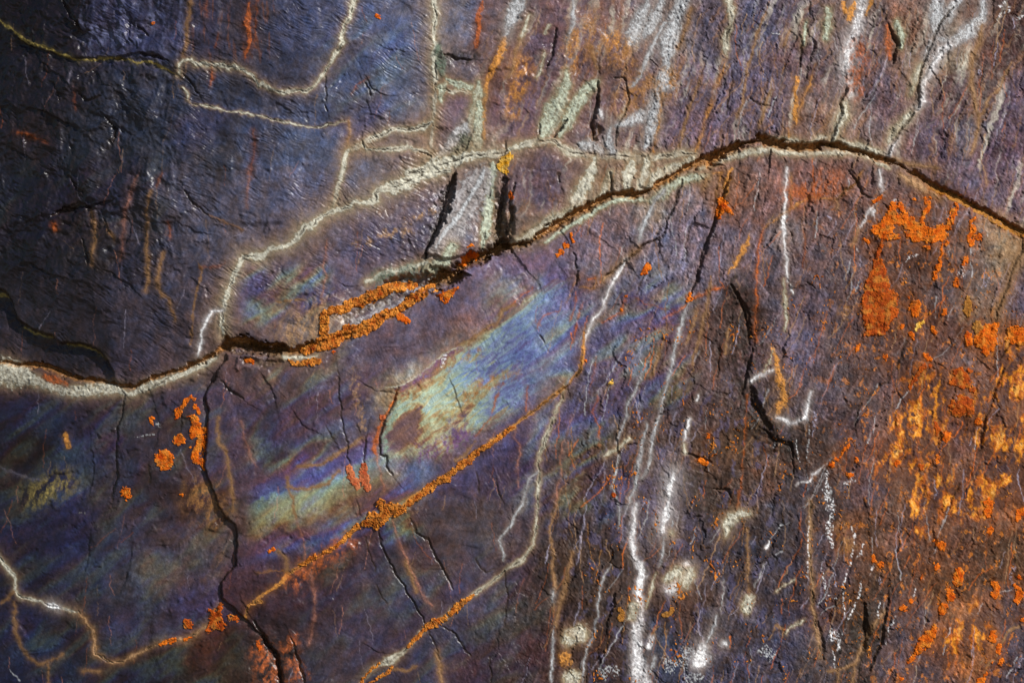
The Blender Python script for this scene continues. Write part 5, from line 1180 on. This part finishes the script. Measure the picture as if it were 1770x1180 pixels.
def grid_mesh(name, verts, faces_sel, colours, rough, normals, mat, parent=None):
    """one object from the chosen cells of a grid (cells share edges with their neighbours)"""
    ny, nx = verts.shape[:2]
    j, i = np.nonzero(faces_sel)
    q = np.stack([j * nx + i, (j + 1) * nx + i, (j + 1) * nx + i + 1, j * nx + i + 1], 1)
    u, inv = np.unique(q, return_inverse=True); inv = inv.reshape(-1).astype(np.int32)
    me = bpy.data.meshes.new(name)
    me.vertices.add(len(u)); me.vertices.foreach_set('co', verts.reshape(-1, 3)[u].astype(np.float32).ravel())
    nf = len(q)
    me.loops.add(nf * 4); me.loops.foreach_set('vertex_index', inv)
    me.polygons.add(nf); me.polygons.foreach_set('loop_start', np.arange(0, nf * 4, 4, dtype=np.int32))
    me.polygons.foreach_set('use_smooth', np.ones(nf, bool))
    me.update(calc_edges=True)
    ca = me.attributes.new('stone', 'FLOAT_COLOR', 'POINT')
    c4 = np.ones((len(u), 4), np.float32); c4[:, :3] = colours.reshape(-1, 3)[u]
    ca.data.foreach_set('color', c4.ravel())
    if rough is not None:
        ra = me.attributes.new('polish', 'FLOAT', 'POINT'); ra.data.foreach_set('value', rough.reshape(-1)[u].astype(np.float32))
    if normals is not None:
        me.normals_split_custom_set_from_vertices(normals.reshape(-1, 3)[u].astype(np.float32))
    me.materials.append(mat)
    o = bpy.data.objects.new(name, me); COL.objects.link(o)
    if parent: o.parent = parent
    return o

# ---------------------------------------------------------------- slabs with their veins
cell = lambda a: a[:-1, :-1]
lab_c = cell(LAB).copy(); vid_c = cell(VID).copy()
# give each vein's cells to the slab that holds most of it; slivers stay in the slab
cnt = np.bincount(vid_c[vid_c >= 0].ravel(), minlength=len(VEINS))
own = {}
for k in range(len(VEINS)):
    if cnt[k] < 40: vid_c[vid_c == k] = -1
flat_v = vid_c.ravel(); order = np.argsort(flat_v, kind='stable'); sv = flat_v[order]
st_ = np.searchsorted(sv, np.arange(len(VEINS))); en_ = np.searchsorted(sv, np.arange(len(VEINS)), side='right')
for k in range(len(VEINS)):
    idx = order[st_[k]:en_[k]]
    if len(idx) == 0: continue
    ls = lab_c.ravel()[idx]; own[k] = int(np.bincount(ls).argmax())
def pieces(idx):
    left = set(idx.tolist()); out = []
    while left:
        a = left.pop(); st = [a]; comp = [a]
        while st:
            q = st.pop()
            for d in (1, -1, WC, -WC, WC + 1, WC - 1, -WC - 1, 1 - WC):
                if q + d in left: left.remove(q + d); st.append(q + d); comp.append(q + d)
        out.append(comp)
    return sorted(out, key=len, reverse=True)
WC = vid_c.shape[1]
for k, big in ((0, 8), (4, 8), (5, 6)):                            # slivers cut off along a joint stay with the slab next to them
    for comp in pieces(np.nonzero((lab_c == k).ravel())[0])[1:]: lab_c.ravel()[np.array(comp)] = big
slab_obj = []
for k, (nm, lb, poly, o_) in enumerate(SLABS):
    sel = (lab_c == k) & (vid_c < 0)
    ob = grid_mesh(nm, V, sel, ALB, ROUGH, NRM, M_ROCK)
    ob['label'] = lb; ob['category'] = nm.replace('_', ' '); ob['kind'] = 'thing'
    slab_obj.append(ob)
VN = {'D': 'mineral_crust', 'G': 'mineral_vein', 'V': 'mineral_vein'}
tmp = np.zeros(vid_c.shape, bool)
for k in own:
    comps = pieces(order[st_[k]:en_[k]])
    kind, pal, w = VEINS[k]
    nm = VN[kind]
    if pal in ('rust', 'orange', 'gold', 'pink'): nm = 'rust_vein'
    elif kind == 'V' and w >= 6.5: nm = 'mineral_patch'
    if kind == 'D': groups = [sum(comps, [])]
    else:
        groups = [c for c in comps if len(c) >= max(110, .06 * len(comps[0]))] or [comps[0]]
        rest = [c for c in comps if c not in groups]
        groups[0] = groups[0] + sum(rest, [])
    for g_ in groups:
        tmp[:] = False; tmp.ravel()[np.array(g_)] = True
        ob = grid_mesh(nm, V, tmp, ALB, ROUGH, NRM, M_VEIN, slab_obj[own[k]])

# ---------------------------------------------------------------- lichens: crusts of their own thickness growing on the rock
def bil(a, px, py):
    u = NXO + (px - GX[NXO]) / STEP; v = NYO + (py - GY[NYO]) / STEP
    u = np.clip(u, 0, NX - 1.001); v = np.clip(v, 0, NY - 1.001)
    i = u.astype(int); j = v.astype(int); fu = u - i; fv = v - j
    return (a[j, i] * (1 - fu) + a[j, i + 1] * fu) * (1 - fv) + (a[j + 1, i] * (1 - fu) + a[j + 1, i + 1] * fu) * fv
HB = np.maximum(blur(H, 5) - .2, np.minimum(H, blur(H, 5) + 2.0))
LC = {'o': ((.56, .115, .008), (.74, .215, .02)), 'r': ((.36, .07, .012), (.52, .125, .014)), 'y': ((.68, .36, .04), (.72, .50, .14)),
      't': ((.34, .15, .03), (.44, .22, .06)), 'c': ((.44, .135, .022), (.68, .29, .055)), 'p': ((.46, .12, .05), (.58, .22, .10))}
LNAME = {'o': 'orange_lichen', 'r': 'red_lichen', 'y': 'yellow_lichen', 't': 'rusty_lichen', 'c': 'orange_lichen', 'p': 'pink_lichen'}
seed = 300
for line in LICHENS.strip().splitlines():
    head, label, body = [q.strip() for q in line.split('|')]
    sty, thick, cellsz = head.split(); thick = float(thick); cellsz = float(cellsz); seed += 7
    strokes = [trace(s) for s in body.split('/')]
    ap = [p for s in strokes for p in s]; mr = max(p[2] for p in ap) + 7
    ls = 1.05
    gx = np.arange(min(p[0] for p in ap) - mr, max(p[0] for p in ap) + mr, ls); gy = np.arange(min(p[1] for p in ap) - mr, max(p[1] for p in ap) + mr, ls)
    gx, gy = np.meshgrid(gx, gy)
    wx = gx + 2.2 * perlin(gx / 9, gy / 9, 401) + 1.1 * perlin(gx / 3.8, gy / 3.8, 402); wy = gy + 2.2 * perlin(gx / 9, gy / 9, 403) + 1.1 * perlin(gx / 3.8, gy / 3.8, 404)
    f = np.full(gx.shape, -99.0)
    for s in strokes:
        if len(s) == 1: s = s + [(s[0][0] + .01, s[0][1], s[0][2])]
        for (xa, ya, wa), (xb, yb, wb) in zip(s[:-1], s[1:]):
            dx, dy = xb - xa, yb - ya; t = np.clip(((wx - xa) * dx + (wy - ya) * dy) / (dx * dx + dy * dy + 1e-9), 0, 1)
            f = np.maximum(f, wa + t * (wb - wa) - np.hypot(wx - xa - t * dx, wy - ya - t * dy))
    big = max(p[2] for p in ap)
    f1, f2, cid = voronoi((wx + 2.2 * perlin(gx / 5, gy / 5, 408)) / (cellsz * 1.0), (wy + 2.2 * perlin(gx / 5, gy / 5, 411)) / (cellsz * .86), 77)
    g1, g2, cid2 = voronoi(gx / (cellsz * .42), gy / (cellsz * .42), 78)
    f = f + (cid - .55) * min(3.2, big * .38) + 1.5 * fbm(gx / 5, gy / 5, 412, 3, .7)              # ragged rim
    if sty in 'orc': f -= np.maximum(0, fbm(gx / 9, gy / 9, 410 + seed % 40, 4, .65) - (.3 if sty == 'c' else .22 if big > 9 else .34)) * 16    # bare gaps
    edge = np.minimum(sstep(0, .17 if sty == 'c' else .13, f2 - f1) , .45 + .55 * sstep(0, .3, g2 - g1))
    s = sstep(-.4, 1.3, f)
    lump = fbm(gx / 7, gy / 7, 413, 3, .65)
    if sty == 'c': top = thick * (.46 + .24 * cid + .22 * lump + .06 * (1 - f1)) * (.25 + .75 * edge) + .22 * perlin(gx / 2.2, gy / 2.2, 405)
    else: top = thick * (.34 + .16 * cid + .28 * lump + .14 * cid2) * (.45 + .55 * edge) + .4 * perlin(gx / 2.2, gy / 2.2, 405)
    mac = bil(MACRO, gx, gy); base = bil(HB, gx, gy)
    hh = base + s * top - (1 - s) * 1.6
    vv = to_world(gx, gy, mac, hh)
    ca, cb = np.array(LC[sty][0]), np.array(LC[sty][1])
    mixv = np.clip(.34 + .4 * (cid - .5) + 1.2 * fbm(gx / 13, gy / 13, 406, 4, .6) + .35 * (1 - sstep(0, 4, f)), -.6, 1)[..., None]
    cc = (ca + (cb - ca) * mixv) * (1 + .28 * perlin(gx / 2.4, gy / 2.4, 407) + .2 * (cid2 - .5))[..., None]
    if sty in 'or' and big > 9:
        gold = sstep(.1, .5, fbm(gx / 14, gy / 14, 409 + seed % 50, 2))[..., None] * .5; cc = cc * (1 - gold) + gold * np.array((.62, .30, .06))
    old = sstep(.12, .5, fbm(gx / 11, gy / 11, 415 + seed % 30, 4, .6))[..., None] * (.75 if sty == 'c' else .5); cc = cc * (1 - old) + old * np.array((.20, .105, .04))
    cc = cc * (.38 + .62 * edge)[..., None] if sty == 'c' else cc * (.55 + .45 * edge)[..., None]      # darker in the cracks between areoles
    sel = f[:-1, :-1] > -1.2
    sel &= (gx[:-1, :-1] > -58) & (gx[:-1, :-1] < PW + 58) & (gy[:-1, :-1] > -58) & (gy[:-1, :-1] < PH + 58)
    if sel.sum() < 4: continue
    ob = grid_mesh(LNAME[sty], vv, sel, np.clip(.2 * (np.clip(cc, .002, 2) / .2) ** 1.12 * .92, .004, .9), None, None, M_LICH)
    ob['label'] = label; ob['category'] = 'lichen'; ob['group'] = 'lichens growing on the rock'

# fine orange threads and granules too many to count, over the brown flaky rock
gx, gy = np.meshgrid(np.arange(930, 1760, 1.15), np.arange(270, 1178, 1.15))
below = gy - np.interp(gx, mainx, mainy)
zn = sstep(960, 1060, gx + .12 * (gy - 700)) * (1 - sstep(1480, 1640, gx)) * sstep(20, 70, below) * sstep(480, 640, gy + .35 * (gx - 1000))
zn = np.maximum(zn, .8 * sstep(1240, 1290, gx) * (1 - sstep(1340, 1380, gx)) * sstep(360, 420, gy))
zn = np.maximum(zn, .9 * sstep(1380, 1500, gx) * sstep(330, 420, gy))
wx = gx + 3 * perlin(gx / 9, gy / 9, 421); wy = gy + 3 * perlin(gx / 9, gy / 9, 422)
qx, qy = rot(wx, wy, 14)
patch = fbm(gx / 36, gy / 50, 423, 3)
thread = 1 - np.abs(perlin(qx / 9, qy / 15, 427)) * 7 + 2.2 * perlin(gx / 5, gy / 5, 429)
grain = perlin(gx / 4.0, gy / 4.0, 428) * 2.6 - 1.25
f = np.maximum(thread * .6, grain) - 1.05 + 1.7 * (patch - .02) * zn - 2.2 * (1 - zn)
f -= .10
mac = bil(MACRO, gx, gy); base = bil(H, gx, gy)
s = sstep(-.1, .5, f)
vv = to_world(gx, gy, mac, base + s * (1.0 + .5 * perlin(gx / 3, gy / 3, 430)) - (1 - s) * .7)
mv = np.clip(.5 + .9 * perlin(gx / 18, gy / 18, 431) + .4 * perlin(gx / 3, gy / 3, 432), 0, 1)[..., None]
cc = np.array((.32, .085, .015)) * (1 - mv) + np.array((.58, .21, .035)) * mv
ob = grid_mesh('lichen_granules', vv, f[:-1, :-1] > 0, cc, None, None, M_LICH)
ob['label'] = 'fine orange lichen threads and granules scattered over the brown flaky rock'; ob['category'] = 'lichen'; ob['kind'] = 'stuff'

# ---------------------------------------------------------------- ground at the foot of the cliff
gm = bpy.data.materials.new('gravel_ground'); gm.use_nodes = True
n = gm.node_tree.nodes; l = gm.node_tree.links
tn = n.new('ShaderNodeTexNoise'); tn.inputs['Scale'].default_value = 30; tn.inputs['Detail'].default_value = 8
cr = n.new('ShaderNodeValToRGB'); cr.color_ramp.elements[0].color = (.07, .055, .045, 1); cr.color_ramp.elements[1].color = (.22, .19, .16, 1)
tc = n.new('ShaderNodeTexCoord'); l.new(tc.outputs['Object'], tn.inputs['Vector']); l.new(tn.outputs['Fac'], cr.inputs['Fac']); l.new(cr.outputs['Color'], n['Principled BSDF'].inputs['Base Color'])
n['Principled BSDF'].inputs['Roughness'].default_value = .9
me = bpy.data.meshes.new('ground'); me.from_pydata([(-150, -150, 0), (150, -150, 0), (150, 150, 0), (-150, 150, 0)], [], [(0, 1, 2, 3)]); me.materials.append(gm)
g = bpy.data.objects.new('ground', me); COL.objects.link(g); g['kind'] = 'structure'
